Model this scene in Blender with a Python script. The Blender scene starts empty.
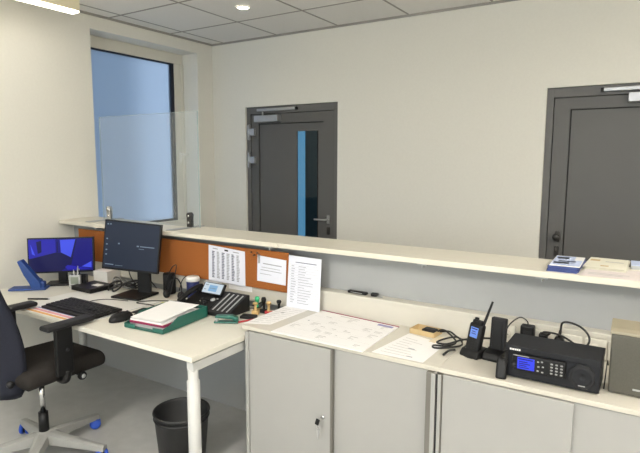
import bpy, bmesh, math, random
from mathutils import Vector, Matrix
random.seed(7)
PI = math.pi
SC = bpy.context.scene
COL = SC.collection

# ------------------------------------------------------------------ materials
def lin(c):
    out = []
    for v in c[:3]:
        v = v / 255.0
        out.append(v / 12.92 if v <= 0.04045 else ((v + 0.055) / 1.055) ** 2.4)
    return tuple(out) + (1.0,)

def mat(name, rgb, rough=0.5, metal=0.0, noise=0.04, scale=30.0, bump=0.0, spec=0.5, coat=0.0):
    m = bpy.data.materials.new(name); m.use_nodes = True
    nt = m.node_tree; b = nt.nodes['Principled BSDF']
    c = lin(rgb)
    b.inputs['Roughness'].default_value = rough
    b.inputs['Metallic'].default_value = metal
    b.inputs['Specular IOR Level'].default_value = spec
    b.inputs['Coat Weight'].default_value = coat
    tc = nt.nodes.new('ShaderNodeTexCoord')
    n = nt.nodes.new('ShaderNodeTexNoise'); n.inputs['Scale'].default_value = scale; n.inputs['Detail'].default_value = 3.0
    nt.links.new(tc.outputs['Object'], n.inputs['Vector'])
    r = nt.nodes.new('ShaderNodeValToRGB')
    r.color_ramp.elements[0].position = 0.3; r.color_ramp.elements[1].position = 0.7
    r.color_ramp.elements[0].color = tuple(v * (1 - noise) for v in c[:3]) + (1,)
    r.color_ramp.elements[1].color = tuple(min(1, v * (1 + noise)) for v in c[:3]) + (1,)
    nt.links.new(n.outputs['Fac'], r.inputs['Fac']); nt.links.new(r.outputs['Color'], b.inputs['Base Color'])
    if bump:
        bp = nt.nodes.new('ShaderNodeBump'); bp.inputs['Strength'].default_value = bump; bp.inputs['Distance'].default_value = 0.002
        nt.links.new(n.outputs['Fac'], bp.inputs['Height']); nt.links.new(bp.outputs['Normal'], b.inputs['Normal'])
    return m

def emit(name, rgb, strength):
    m = bpy.data.materials.new(name); m.use_nodes = True
    nt = m.node_tree; b = nt.nodes['Principled BSDF']
    b.inputs['Base Color'].default_value = (0.01, 0.01, 0.012, 1); b.inputs['Roughness'].default_value = 0.3; b.inputs['Specular IOR Level'].default_value = 0.12
    b.inputs['Emission Color'].default_value = lin(rgb); b.inputs['Emission Strength'].default_value = strength
    return m

def clear_glass(name, tint, gloss=0.08, haze=0.0):
    m = bpy.data.materials.new(name); m.use_nodes = True
    nt = m.node_tree; nt.nodes.clear()
    o = nt.nodes.new('ShaderNodeOutputMaterial'); mx = nt.nodes.new('ShaderNodeMixShader')
    t = nt.nodes.new('ShaderNodeBsdfTransparent'); g = nt.nodes.new('ShaderNodeBsdfGlossy')
    f = nt.nodes.new('ShaderNodeLayerWeight'); f.inputs['Blend'].default_value = gloss
    t.inputs['Color'].default_value = tint; g.inputs['Roughness'].default_value = 0.02
    nt.links.new(f.outputs['Facing'], mx.inputs['Fac']); nt.links.new(t.outputs[0], mx.inputs[1]); nt.links.new(g.outputs[0], mx.inputs[2])
    df = nt.nodes.new('ShaderNodeBsdfDiffuse'); df.inputs['Color'].default_value = (0.8, 0.86, 0.9, 1)
    m3_ = nt.nodes.new('ShaderNodeMixShader'); m3_.inputs['Fac'].default_value = haze
    nt.links.new(mx.outputs[0], m3_.inputs[1]); nt.links.new(df.outputs[0], m3_.inputs[2])
    nt.links.new(m3_.outputs[0], o.inputs['Surface'])
    return m

def frosted(name):
    m = bpy.data.materials.new(name); m.use_nodes = True
    nt = m.node_tree; nt.nodes.clear()
    o = nt.nodes.new('ShaderNodeOutputMaterial'); mx = nt.nodes.new('ShaderNodeMixShader')
    t = nt.nodes.new('ShaderNodeBsdfTranslucent'); t.inputs['Color'].default_value = (0.42, 0.50, 0.58, 1)
    g = nt.nodes.new('ShaderNodeBsdfRefraction'); g.inputs['IOR'].default_value = 1.12; g.inputs['Roughness'].default_value = 0.38
    g.inputs['Color'].default_value = (0.90, 0.94, 0.98, 1)
    mx.inputs['Fac'].default_value = 0.55
    d = nt.nodes.new('ShaderNodeBsdfDiffuse'); d.inputs['Color'].default_value = (0.5, 0.55, 0.6, 1)
    m2 = nt.nodes.new('ShaderNodeMixShader'); m2.inputs['Fac'].default_value = 0.15
    nt.links.new(t.outputs[0], mx.inputs[1]); nt.links.new(g.outputs[0], mx.inputs[2])
    nt.links.new(mx.outputs[0], m2.inputs[1]); nt.links.new(d.outputs[0], m2.inputs[2])
    nt.links.new(m2.outputs[0], o.inputs['Surface'])
    return m

M = {}
M['wall'] = mat('wall_paint', (234, 231, 221), 0.9, noise=0.012, scale=60, bump=0.08, spec=0.15)
M['ceil'] = mat('ceiling_tile', (234, 232, 228), 0.95, noise=0.02, scale=90, bump=0.1, spec=0.1)
M['tbar'] = mat('ceiling_bar', (158, 154, 148), 0.7, noise=0.01)
M['floor'] = mat('floor_lino', (178, 178, 175), 0.45, noise=0.05, scale=14, spec=0.35)
M['winframe'] = mat('window_plastic', (222, 218, 206), 0.45, noise=0.01)
M['gasket'] = mat('rubber_gasket', (28, 32, 48), 0.6)
M['frost'] = frosted('frosted_glass')
M['acryl'] = clear_glass('acrylic_clear', (0.95, 0.97, 0.98, 1), 0.06, 0.05)
M['acryl_edge'] = mat('acrylic_edge', (168, 180, 178), 0.2, noise=0.01)
M['doorglass'] = clear_glass('door_glass', (0.62, 0.75, 0.78, 1))
M['door'] = mat('door_grey', (100, 99, 97), 0.5, noise=0.015, scale=8)
M['doorleaf'] = mat('door_leaf_grey', (94, 93, 91), 0.5, noise=0.015, scale=8)
M['groove'] = mat('dark_groove', (22, 22, 22), 0.7)
M['steel'] = mat('brushed_steel', (186, 186, 186), 0.35, 0.7, noise=0.03)
M['darksteel'] = mat('dark_fitting', (70, 68, 66), 0.4, 0.5)
M['profile'] = mat('grey_profile', (112, 109, 102), 0.45, 0.1, noise=0.02)
M['alu'] = mat('aluminium_profile', (140, 140, 138), 0.4, 0.6, noise=0.02)
M['chrome'] = mat('chrome', (215, 215, 215), 0.12, 1.0, noise=0.0)
M['ledge'] = mat('ledge_board', (222, 216, 200), 0.38, noise=0.015, scale=20, spec=0.4)
M['panel'] = mat('counter_panel', (162, 164, 164), 0.6, noise=0.01, scale=20)
M['desk'] = mat('desk_board', (220, 216, 203), 0.4, noise=0.012, scale=20, spec=0.4)
M['deskframe'] = mat('desk_frame_white', (190, 190, 187), 0.45, noise=0.01)
M['cab'] = mat('cabinet_board', (158, 157, 153), 0.5, noise=0.012, scale=10)
M['cabtop'] = mat('cabinet_top_board', (200, 195, 182), 0.3, noise=0.012, scale=20, spec=0.45)
M['trunk'] = mat('trunking_plastic', (206, 202, 190), 0.45, noise=0.01)
M['socket'] = mat('socket_plastic', (222, 219, 208), 0.35, noise=0.01)
M['cork'] = mat('cork', (152, 92, 48), 0.9, noise=0.14, scale=160, bump=0.3, spec=0.1)
M['paper'] = mat('paper_white', (240, 238, 236), 0.8, noise=0.01, spec=0.15)
M['paperblue'] = mat('paper_cool', (228, 230, 240), 0.8, noise=0.01, spec=0.15)
M['ink'] = mat('print_grey', (158, 160, 168), 0.8)
M['inkd'] = mat('print_dark', (92, 98, 118), 0.8)
M['inkl'] = mat('print_light', (186, 184, 180), 0.8)
M['black'] = mat('black_plastic', (19, 19, 20), 0.45, noise=0.06, spec=0.3)
M['black2'] = mat('black_plastic_satin', (29, 29, 31), 0.5, noise=0.06, spec=0.3)
M['radio'] = mat('radio_black_metal', (24, 25, 29), 0.5, noise=0.04, scale=60, spec=0.3)
M['key'] = mat('pale_keys', (150, 150, 148), 0.5)
M['cable'] = mat('black_cable', (20, 20, 20), 0.5)
M['greycable'] = mat('grey_cable', (122, 122, 120), 0.5)
M['fabric'] = mat('chair_fabric', (46, 43, 41), 0.95, noise=0.15, scale=220, bump=0.3, spec=0.1)
M['backshell'] = mat('chair_back_fabric', (34, 36, 46), 0.85, noise=0.1, scale=200, bump=0.2, spec=0.2)
M['greyplastic'] = mat('grey_base_plastic', (146, 146, 142), 0.4, noise=0.03)
M['bluewheel'] = mat('blue_caster', (42, 84, 190), 0.4)
M['blue'] = mat('blue_plastic', (26, 62, 128), 0.4, noise=0.05)
M['teal'] = mat('green_plastic', (28, 92, 80), 0.38, noise=0.04)
M['maroon'] = mat('maroon_card', (140, 34, 76), 0.7)
M['navy'] = mat('navy_print', (38, 46, 98), 0.4)
M['white'] = mat('white_plastic', (234, 232, 226), 0.4, noise=0.01)
M['silver'] = mat('silver_plastic', (178, 180, 180), 0.4, 0.2)
M['lcd'] = mat('grey_lcd', (132, 140, 128), 0.3)
M['tan'] = mat('tan_card', (196, 172, 128), 0.8, noise=0.05)
M['tan2'] = mat('tan_card_inside', (222, 208, 178), 0.8, noise=0.04)
M['red'] = mat('red_plastic', (178, 40, 46), 0.4)
M['green'] = mat('green_cap', (60, 176, 122), 0.4)
M['wood'] = mat('stamp_wood', (206, 172, 116), 0.5, noise=0.08)
M['spk'] = mat('speaker_mesh', (84, 82, 74), 0.5, 0.3, noise=0.14, scale=420, bump=0.3)
M['spkcap'] = mat('speaker_cap', (146, 138, 118), 0.38, 0.3, noise=0.02)
M['leaf_blue'] = mat('leaflet_blue', (58, 74, 134), 0.5)
M['leaf_pale'] = mat('leaflet_pale_blue', (190, 202, 232), 0.5)
M['beige'] = mat('paper_beige', (226, 222, 204), 0.75, noise=0.03)
M['pinkish'] = mat('paper_pinkish', (222, 212, 208), 0.7)
M['pink'] = mat('print_pink', (226, 160, 170), 0.7)
M['orange'] = mat('print_orange', (230, 176, 110), 0.7)
M['lilac'] = mat('print_lilac', (150, 146, 190), 0.7)
M['brown'] = mat('brown_plastic', (92, 66, 48), 0.5)
M['yellow'] = mat('yellow_green_card', (214, 214, 140), 0.7)
M['bin'] = mat('bin_plastic', (30, 30, 31), 0.5, noise=0.06)
M['lampbody'] = mat('lamp_housing', (244, 232, 200), 0.6, noise=0.01)
M['lamp'] = emit('lamp_diffuser', (255, 244, 222), 5.0)
M['spot'] = emit('spot_lens', (255, 246, 226), 30.0)
M['scr_main'] = emit('screen_navy', (44, 55, 74), 0.65)
M['scr_text'] = emit('screen_text', (150, 170, 190), 0.6)
M['scr_b1'] = emit('screen_deep_blue', (28, 25, 138), 0.75)
M['scr_b2'] = emit('screen_bright_blue', (74, 90, 245), 0.9)
M['scr_b3'] = emit('screen_dark_blue', (24, 24, 84), 0.8)
M['scr_b4'] = emit('screen_mid_blue', (42, 40, 190), 0.8)
M['scr_phone'] = emit('screen_phone', (214, 228, 238), 0.9)
M['scr_phone2'] = emit('screen_phone_blue', (142, 188, 226), 0.9)
M['scr_radio'] = emit('screen_radio', (60, 76, 250), 1.0)
M['scr_radio2'] = emit('screen_radio_text', (20, 24, 120), 0.8)
M['scr_hand'] = emit('screen_handheld', (120, 158, 240), 1.0)
M['light_block'] = mat('light_block_grey', (138, 144, 148), 0.9)
M['corridor'] = mat('corridor_paint', (120, 132, 138), 0.9)
M['skywin'] = emit('corridor_daylight', (128, 178, 216), 1.0)

# ------------------------------------------------------------------ mesh helper
def catmull(pts, n=6):
    P = [Vector(p) for p in pts]
    if len(P) < 3: return P
    Q = [P[0] * 2 - P[1]] + P + [P[-1] * 2 - P[-2]]
    out = []
    for i in range(1, len(Q) - 2):
        p0, p1, p2, p3 = Q[i - 1], Q[i], Q[i + 1], Q[i + 2]
        for k in range(n):
            t = k / n
            out.append(0.5 * ((2 * p1) + (p2 - p0) * t + (2 * p0 - 5 * p1 + 4 * p2 - p3) * t * t + (3 * p1 - p0 - 3 * p2 + p3) * t ** 3))
    out.append(P[-1])
    return out

class Part:
    def __init__(s):
        s.bm = bmesh.new()
    def _tag(s, before, mi, smooth=False):
        for f in s.bm.faces:
            if f not in before:
                f.material_index = mi; f.smooth = smooth
    def box(s, c, size, bev=0.0, rz=0.0, rx=0.0, ry=0.0, mi=0, seg=2, smooth=False):
        before = set(s.bm.faces)
        r = bmesh.ops.create_cube(s.bm, size=1.0)
        vs = r['verts']
        bmesh.ops.scale(s.bm, vec=Vector(size), verts=vs)
        if bev > 0:
            es = list({e for v in vs for e in v.link_edges})
            rb = bmesh.ops.bevel(s.bm, geom=es, offset=min(bev, min(size) * 0.49), segments=seg, affect='EDGES', profile=0.5)
            vs = list({v for f in s.bm.faces if f not in before for v in f.verts})
        m = Matrix.Translation(Vector(c)) @ Matrix.Rotation(rz, 4, 'Z') @ Matrix.Rotation(rx, 4, 'X') @ Matrix.Rotation(ry, 4, 'Y')
        bmesh.ops.transform(s.bm, matrix=m, verts=vs)
        s._tag(before, mi, smooth)
        return s
    def bounds(s, a, b, bev=0.0, mi=0):
        c = [(a[i] + b[i]) / 2 for i in range(3)]; d = [abs(b[i] - a[i]) for i in range(3)]
        return s.box(c, d, bev, mi=mi)
    def tube(s, pts, r, n=8, mi=0, smooth_pts=True, r2=None, sub=6):
        before = set(s.bm.faces)
        P = catmull(pts, sub) if smooth_pts else [Vector(p) for p in pts]
        N = len(P); rings = []
        up = None
        for i, p in enumerate(P):
            t = (P[min(i + 1, N - 1)] - P[max(i - 1, 0)])
            if t.length < 1e-9: t = Vector((0, 0, 1))
            t.normalize()
            if up is None:
                up = Vector((0, 0, 1)) if abs(t.z) < 0.9 else Vector((1, 0, 0))
            a = t.cross(up)
            if a.length < 1e-6: a = t.orthogonal()
            a.normalize(); b = a.cross(t).normalized(); up = b
            rr = r if r2 is None else r + (r2 - r) * i / (N - 1)
            rings.append([s.bm.verts.new(p + a * math.cos(2 * PI * k / n) * rr + b * math.sin(2 * PI * k / n) * rr) for k in range(n)])
        for i in range(N - 1):
            for k in range(n):
                s.bm.faces.new((rings[i][k], rings[i][(k + 1) % n], rings[i + 1][(k + 1) % n], rings[i + 1][k]))
        s.bm.faces.new(rings[0][::-1]); s.bm.faces.new(rings[-1])
        s._tag(before, mi, True)
        return s
    def cyl(s, a, b, r, r2=None, n=24, mi=0):
        return s.tube([a, b], r, n, mi, False, r2)
    def lathe(s, c, prof, n=32, mi=0, axis=None):
        before = set(s.bm.faces); rings = []
        c = Vector(c)
        R = Matrix.Identity(3)
        if axis is not None:
            R = Vector((0, 0, 1)).rotation_difference(Vector(axis)).to_matrix()
        for (r, z) in prof:
            if r < 1e-6: rings.append([s.bm.verts.new(c + R @ Vector((0, 0, z)))])
            else: rings.append([s.bm.verts.new(c + R @ Vector((r * math.cos(2 * PI * k / n), r * math.sin(2 * PI * k / n), z))) for k in range(n)])
        for A, B in zip(rings, rings[1:]):
            for k in range(n):
                if len(A) == 1 and len(B) == 1: continue
                if len(A) == 1: s.bm.faces.new((A[0], B[k], B[(k + 1) % n]))
                elif len(B) == 1: s.bm.faces.new((A[k], A[(k + 1) % n], B[0]))
                else: s.bm.faces.new((A[k], A[(k + 1) % n], B[(k + 1) % n], B[k]))
        s._tag(before, mi, True)
        return s
    def prism(s, poly, ax, lo, hi, bev=0.0, mi=0):
        """poly in the two other axes (order x,y,z without ax), extruded from lo to hi along ax"""
        before = set(s.bm.faces)
        def mk(u, v, w):
            return {0: (w, u, v), 1: (u, w, v), 2: (u, v, w)}[ax]
        A = [s.bm.verts.new(mk(u, v, lo)) for u, v in poly]; B = [s.bm.verts.new(mk(u, v, hi)) for u, v in poly]
        n = len(poly)
        fs = [s.bm.faces.new(A[::-1]), s.bm.faces.new(B)]
        for k in range(n): fs.append(s.bm.faces.new((A[k], A[(k + 1) % n], B[(k + 1) % n], B[k])))
        bmesh.ops.recalc_face_normals(s.bm, faces=fs)
        if bev > 0:
            es = list({e for f in fs for e in f.edges})
            bmesh.ops.bevel(s.bm, geom=es, offset=bev, segments=2, affect='EDGES', profile=0.5)
        s._tag(before, mi)
        return s
    def slab(s, quad, th, mi=0, up=None):
        """thin sheet with corner points quad and thickness th along its normal"""
        before = set(s.bm.faces)
        q = [Vector(p) for p in quad]
        nrm = (q[1] - q[0]).cross(q[-1] - q[0]).normalized()
        A = [s.bm.verts.new(p) for p in q]; B = [s.bm.verts.new(p + nrm * th) for p in q]
        n = len(q)
        fs = [s.bm.faces.new(A[::-1]), s.bm.faces.new(B)]
        for k in range(n): fs.append(s.bm.faces.new((A[k], A[(k + 1) % n], B[(k + 1) % n], B[k])))
        s._tag(before, mi)
        return s
    def face(s, pts, mi=0):
        f = s.bm.faces.new([s.bm.verts.new(p) for p in pts]); f.material_index = mi
        return s
    def marks(s, quad, rects, lift, mi=1):
        """rects (u0,v0,u1,v1[,mi]) printed on quad (p00,p10,p11,p01)"""
        q = [Vector(p) for p in quad]
        nrm = (q[1] - q[0]).cross(q[3] - q[0]).normalized() * lift
        def at(u, v):
            return q[0] * (1 - u) * (1 - v) + q[1] * u * (1 - v) + q[2] * u * v + q[3] * (1 - u) * v + nrm
        for r in rects:
            m_ = r[4] if len(r) > 4 else mi
            s.face([at(r[0], r[1]), at(r[2], r[1]), at(r[2], r[3]), at(r[0], r[3])], m_)
        return s
    def obj(s, name, mats, parent=None, world=False):
        if world and parent is not None:
            bmesh.ops.translate(s.bm, vec=-wloc(parent), verts=s.bm.verts)
        me = bpy.data.meshes.new(name)
        bmesh.ops.recalc_face_normals(s.bm, faces=[f for f in s.bm.faces if len(f.verts) and f.edges and not all(len(e.link_faces) == 1 for e in f.edges)])
        s.bm.to_mesh(me); s.bm.free()
        for m in (mats if isinstance(mats, (list, tuple)) else [mats]):
            me.materials.append(M[m] if isinstance(m, str) else m)
        o = bpy.data.objects.new(name, me); COL.objects.link(o)
        if parent is not None: o.parent = parent
        return o

def wloc(o):
    v = Vector((0, 0, 0))
    while o is not None:
        v = v + o.location; o = o.parent
    return v

def tag(o, label=None, cat=None, group=None, kind=None):
    if label: o['label'] = label
    if cat: o['category'] = cat
    if group: o['group'] = group
    if kind: o['kind'] = kind
    return o

def thing(name, label, cat, loc=(0, 0, 0), rz=0.0, group=None):
    o = bpy.data.objects.new(name, None); COL.objects.link(o)
    o.empty_display_size = 0.05
    o.location = loc; o.rotation_euler = (0, 0, rz)
    return tag(o, label, cat, group)

def struct(name, loc=(0, 0, 0)):
    o = bpy.data.objects.new(name, None); COL.objects.link(o); o.location = loc
    o['kind'] = 'structure'
    return o

def copy_tree(o, parent=None):
    c = o.copy(); COL.objects.link(c)
    if parent is not None: c.parent = parent
    for ch in [k for k in COL.objects if k.parent == o]:
        copy_tree(ch, c)
    return c

def area(name, loc, sx, sy, power, color):
    l = bpy.data.lights.new(name, 'AREA'); l.shape = 'RECTANGLE'; l.size = sx; l.size_y = sy; l.energy = power; l.color = color
    o = bpy.data.objects.new(name, l); COL.objects.link(o); o.location = loc
    return o

# ------------------------------------------------------------------ room
YB = 3.88; ZC = 2.707; XR = 6.4; YF = -3.0
DZ = 2.078; D1 = (0.4154, 1.4489); D2 = (3.129, 4.165)
WY0, WY1, WZ0, WZ1 = 2.527, 3.675, 0.93, 2.592
def S(p, name, m):
    return tag(p.obj(name, m), kind='structure')

S(Part().bounds((-0.27, YF - 0.2, -0.1), (XR + 0.2, YB + 0.2, 0.0)), 'floor', 'floor')
p = Part()
p.bounds((-0.27, YF, 0), (0, WY0, ZC)); p.bounds((-0.27, WY1, 0), (0, YB, ZC))
p.bounds((-0.27, WY0, 0), (0, WY1, WZ0)); p.bounds((-0.27, WY0, WZ1), (0, WY1, ZC))
S(p, 'wall_left', 'wall')
p = Part()
p.bounds((-0.27, YB, 0), (D1[0], YB + 0.2, ZC)); p.bounds((D1[1], YB, 0), (D2[0], YB + 0.2, ZC)); p.bounds((D2[1], YB, 0), (XR + 0.2, YB + 0.2, ZC))
p.bounds((D1[0], YB, DZ), (D1[1], YB + 0.2, ZC)); p.bounds((D2[0], YB, DZ), (D2[1], YB + 0.2, ZC))
S(p, 'wall_back', 'wall')
S(Part().bounds((XR, YF, 0), (XR + 0.2, YB, ZC)), 'wall_right', 'wall')
p = Part()
p.bounds((-0.27, YF - 0.2, 0), (1.1, YF, ZC)); p.bounds((4.9, YF - 0.2, 0), (XR + 0.2, YF, ZC)); p.bounds((1.1, YF - 0.2, 0), (4.9, YF, 0.9)); p.bounds((1.1, YF - 0.2, 2.4), (4.9, YF, ZC))
S(p, 'wall_front', 'wall')
w = struct('window_3')
p = Part()
for x in (1.13, 2.36, 3.63, 4.87): p.bounds((x - 0.035, YF - 0.15, 0.9), (x + 0.035, YF - 0.08, 2.4))
p.bounds((1.1, YF - 0.15, 0.9), (4.9, YF - 0.08, 0.96)); p.bounds((1.1, YF - 0.15, 2.34), (4.9, YF - 0.08, 2.4))
p.obj('window_frame', 'winframe', w)
Part().bounds((1.1, YF - 0.12, 0.93), (4.9, YF - 0.11, 2.37)).obj('window_pane', 'acryl', w)
p = Part().bounds((-0.27, YF - 0.2, ZC), (XR + 0.2, YB + 0.2, ZC + 0.1))
k = 0.155
while k < XR:
    p.bounds((k - 0.008, YF, ZC - 0.002), (k + 0.008, YB, ZC + 0.001), mi=1); k += 0.645
k = 3.34
while k > YF:
    p.bounds((0, k - 0.008, ZC - 0.0025), (XR, k + 0.008, ZC + 0.001), mi=1); k -= 0.64
S(p, 'ceiling', ['ceil', 'tbar'])
p = Part()
p.bounds((0, 0.0, ZC - 0.016), (0.014, YB - 0.014, ZC), mi=0); p.bounds((0, YB - 0.014, ZC - 0.016), (XR, YB, ZC))
S(p, 'trim_1', 'tbar')
p = Part()
for a, b in ((0.0, D1[0]), (D1[1], D2[0]), (D2[1], XR)):
    p.bounds((a, YB - 0.012, 0), (b, YB, 0.07))
S(p, 'baseboard_back', 'deskframe')

# window in the left wall
w = struct('window_1')
xf = -0.20
p = Part()
fw_ = 0.062
fr_ = 0.108
p.bounds((xf - 0.06, WY0, WZ0 + 0.0505), (xf, WY0 + fw_, WZ1 - 0.0955), 0.004); p.bounds((xf - 0.06, WY1 - fr_, WZ0 + 0.0505), (xf, WY1, WZ1 - 0.0955), 0.004); p.bounds((xf - 0.02, WY1 - fr_ + 0.075, WZ0 + 0.0505), (xf + 0.012, WY1, WZ1 - 0.0955), 0.004)
p.bounds((xf - 0.06, WY0, WZ1 - 0.095), (xf, WY1, WZ1), 0.004); p.bounds((xf - 0.06, WY0, WZ0), (xf, WY1, WZ0 + 0.05), 0.004)
p.obj('window_frame', 'winframe', w)
gy0, gy1, gz0, gz1 = WY0 + fw_, WY1 - fr_, WZ0 + 0.05, WZ1 - 0.095
p = Part()
p.bounds((xf - 0.05, gy1 - 0.036, gz0 + 0.0205), (xf - 0.012, gy1, gz1 - 0.0125)); p.bounds((xf - 0.05, gy0, gz0 + 0.0205), (xf - 0.012, gy0 + 0.02, gz1 - 0.0125))
p.bounds((xf - 0.05, gy0, gz1 - 0.012), (xf - 0.012, gy1, gz1)); p.bounds((xf - 0.05, gy0, gz0), (xf - 0.012, gy1, gz0 + 0.02))
p.obj('window_gasket', 'gasket', w)
Part().bounds((xf - 0.045, gy0 + 0.01, gz0 + 0.01), (xf - 0.03, gy1 - 0.01, gz1 - 0.01)).obj('window_pane', 'frost', w)
hy = WY1 - 0.062
p = Part().box((xf - 0.002, hy, 1.60), (0.018, 0.03, 0.10), 0.004)
p.box((xf + 0.025, hy, 1.63), (0.05, 0.022, 0.022), 0.004); p.box((xf + 0.050, hy + 0.028, 1.63), (0.016, 0.085, 0.020), 0.006)
p.obj('window_handle', 'white', w)
# added outside block, dims the frosted pane and leaves its right side bright
o = Part().bounds((-6.0, -2.0, -2.0), (-5.0, 7.05, 9.0)).obj('pane_light_block', 'light_block')
tag(o, kind='structure'); o.name = 'light_block_outside'

# ------------------------------------------------------------------ doors
def door(name, x0, x1, glass, mirror):
    d = struct(name)
    y0 = YB + 0.022
    fw = 0.046
    p = Part()
    p.bounds((x0 + 0.0005, y0, 0), (x0 + fw, y0 + 0.09, DZ - 0.0005), 0.001); p.bounds((x1 - fw, y0, 0), (x1 - 0.0005, y0 + 0.09, DZ - 0.0005), 0.001)
    p.bounds((x0 + fw, y0, DZ - 0.066), (x1 - fw, y0 + 0.09, DZ - 0.0005), 0.001)
    p.obj('door_frame', 'door', d)
    Part().bounds((x0, y0 + 0.004, 0), (x1, y0 + 0.03, DZ)).obj('door_seal', 'groove', d) if False else None
    a, b = x0 + fw + 0.005, x1 - fw - 0.005; top = DZ - 0.072
    pl, pr, pt = (0.138, 0.162, 1.920)
    if mirror: pl, pr = 0.153, 0.157; pt = 1.930
    A, B = x0 + pl, x1 - pr
    p = Part()
    yl = y0 + 0.008
    # rim of the leaf
    p.bounds((a, yl, 0.01), (A, yl + 0.06, top)); p.bounds((B, yl, 0.01), (b, yl + 0.06, top)); p.bounds((A, yl, pt), (B, yl + 0.06, top))
    p.bounds((A, yl, 0.01), (B, yl + 0.06, 0.14))
    if glass:
        ga, gb, gt, gbm = 0.994, 1.224, 1.841, 0.42
        yp = yl + 0.012
        p.bounds((A + 0.008, yp, 0.14), (ga, yp + 0.012, pt - 0.008)); p.bounds((gb, yp, 0.14), (B - 0.004, yp + 0.04, pt - 0.008))
        p.bounds((ga, yp, gt), (gb, yp + 0.04, pt - 0.008)); p.bounds((ga, yp, 0.14), (gb, yp + 0.04, gbm))
    else:
        yp = yl + 0.012
        p.bounds((A + 0.008, yp, 0.14), (B - 0.008, yp + 0.04, pt - 0.008))
    p.obj('door_leaf', 'doorleaf', d)
    # dark strips as painted shade in the joints round inner panel and leaf
    p = Part()
    p.bounds((A - 0.002, yl + 0.02, 0.14), (A + 0.01, yl + 0.05, pt)); p.bounds((A, yl + 0.02, pt - 0.01), (B, yl + 0.05, pt + 0.002)); p.bounds((B - 0.01, yl + 0.02, 0.14), (B + 0.002, yl + 0.05, pt))
    p.bounds((x0 + fw - 0.004, y0 + 0.03, 0), (a + 0.004, y0 + 0.06, top)); p.bounds((b - 0.004, y0 + 0.03, 0), (x1 - fw + 0.004, y0 + 0.06, top))
    p.bounds((a, y0 + 0.03, top - 0.004), (b, y0 + 0.06, top + 0.01))
    p.obj('joint_shade', 'groove', d)
    if glass:
        Part().bounds((ga + 0.0005, yl + 0.016, gbm + 0.0005), (gb - 0.0005, yl + 0.022, gt - 0.0005)).obj('glass_strip', 'doorglass', d)
        p = Part().bounds((gb - 0.008, yl + 0.008, gbm), (gb, yl + 0.015, gt)); p.obj('glass_bead', 'groove', d)
    # closer: rail on the frame, body on the leaf
    if glass: ra, rb, ba, bb, ya, yb_ = 0.561, 1.000, 0.546, 0.822, 2.045, 1.962
    else: ra, rb, ba, bb, ya, yb_ = 3.48, 3.96, 3.625, 3.90, 2.044, 1.985
    p = Part().bounds((ra, y0 - 0.03, ya - 0.012), (rb, y0, ya + 0.012), 0.003)
    c = p.obj('closer_rail', 'steel', d)
    ex = rb if glass else ra
    Part().box((ex + (0.009 if glass else -0.009), y0 - 0.015, ya), (0.018, 0.03, 0.026), 0.003).obj('rail_cap', 'black', c)
    p = Part().bounds((ba, y0 - 0.055, yb_ - 0.03), (bb, yl, yb_ + 0.03), 0.004)
    p.cyl(((ba * .7 + bb * .3), y0 - 0.02, yb_ + 0.025), ((ba * .7 + bb * .3), y0 - 0.02, ya - 0.01), 0.009, n=12)
    p.obj('closer_body', 'steel', d)
    if glass:
        for z in (1.84, 1.575):
            p = Part().cyl((x0 + 0.045, y0 - 0.018, z - 0.075), (x0 + 0.045, y0 - 0.018, z + 0.075), 0.010, n=12)
            p.bounds((x0 + 0.02, y0 - 0.018, z - 0.07), (x0 + 0.05, y0 + 0.002, z + 0.07), 0.002)
            p.bounds((x0 + 0.045, y0 - 0.024, z - 0.03), (x0 + 0.105, yl + 0.002, z + 0.035), 0.003)
            p.obj('hinge', 'steel', d)
        hx, hz, sgn, hm = 1.345, 1.050, -1, 'steel'
    else:
        hx, hz, sgn, hm = 3.243, 1.045, 1, 'darksteel'
    p = Part().box((hx, yl - 0.006, hz), (0.03, 0.016, 0.075), 0.005)
    if glass: p.tube([(hx, yl - 0.004, hz), (hx, yl - 0.05, hz), (hx + sgn * 0.02, yl - 0.058, hz - 0.002), (hx + sgn * 0.12, yl - 0.055, hz - 0.002)], 0.009, 10)
    else: p.lathe((hx, yl - 0.012, hz), [(0, 0.045), (0.018, 0.045), (0.024, 0.036), (0.024, 0.026), (0.011, 0.018), (0.011, 0.0), (0, 0)], 24, axis=(0, -1, 0))
    p.obj('door_handle', hm, d)
    p = Part().box((hx, yl - 0.005, hz - 0.105), (0.03, 0.014, 0.07), 0.005); p.cyl((hx, yl - 0.02, hz - 0.10), (hx, yl, hz - 0.10), 0.009, n=12)
    p.obj('lock_plate', 'darksteel', d)
door('door_1', D1[0], D1[1], True, False)
door('door_2', D2[0], D2[1], False, True)
# corridor beyond the glazed door
p = Part()
y2 = 5.55
p.bounds((-0.19, YB + 0.2, -0.1), (3.0, y2, 0.0)); p.bounds((-0.19, YB + 0.2, 2.6), (3.0, y2, 2.7)); p.bounds((-0.26, YB + 0.2, 0), (-0.19, y2, 2.7)); p.bounds((3.0, YB + 0.2, 0), (3.1, y2, 2.7))
p.bounds((-0.012, y2, 0), (3.0, y2 + 0.1, 2.7)); p.bounds((-0.26, y2, 0), (-0.012, y2 + 0.1, 0.2)); p.bounds((-0.26, y2, 2.3), (-0.012, y2 + 0.1, 2.7))
S(p, 'wall_corridor', 'corridor')
area('corridor_fill_light', (1.2, 4.8, 2.55), 0.6, 0.6, 6, (0.75, 0.88, 1.0))  # added fill that lightens the corridor behind the door glass
S(Part().bounds((-0.19, y2 + 0.03, 0.2), (-0.012, y2 + 0.05, 2.3)), 'window_2', 'skywin')

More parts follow.
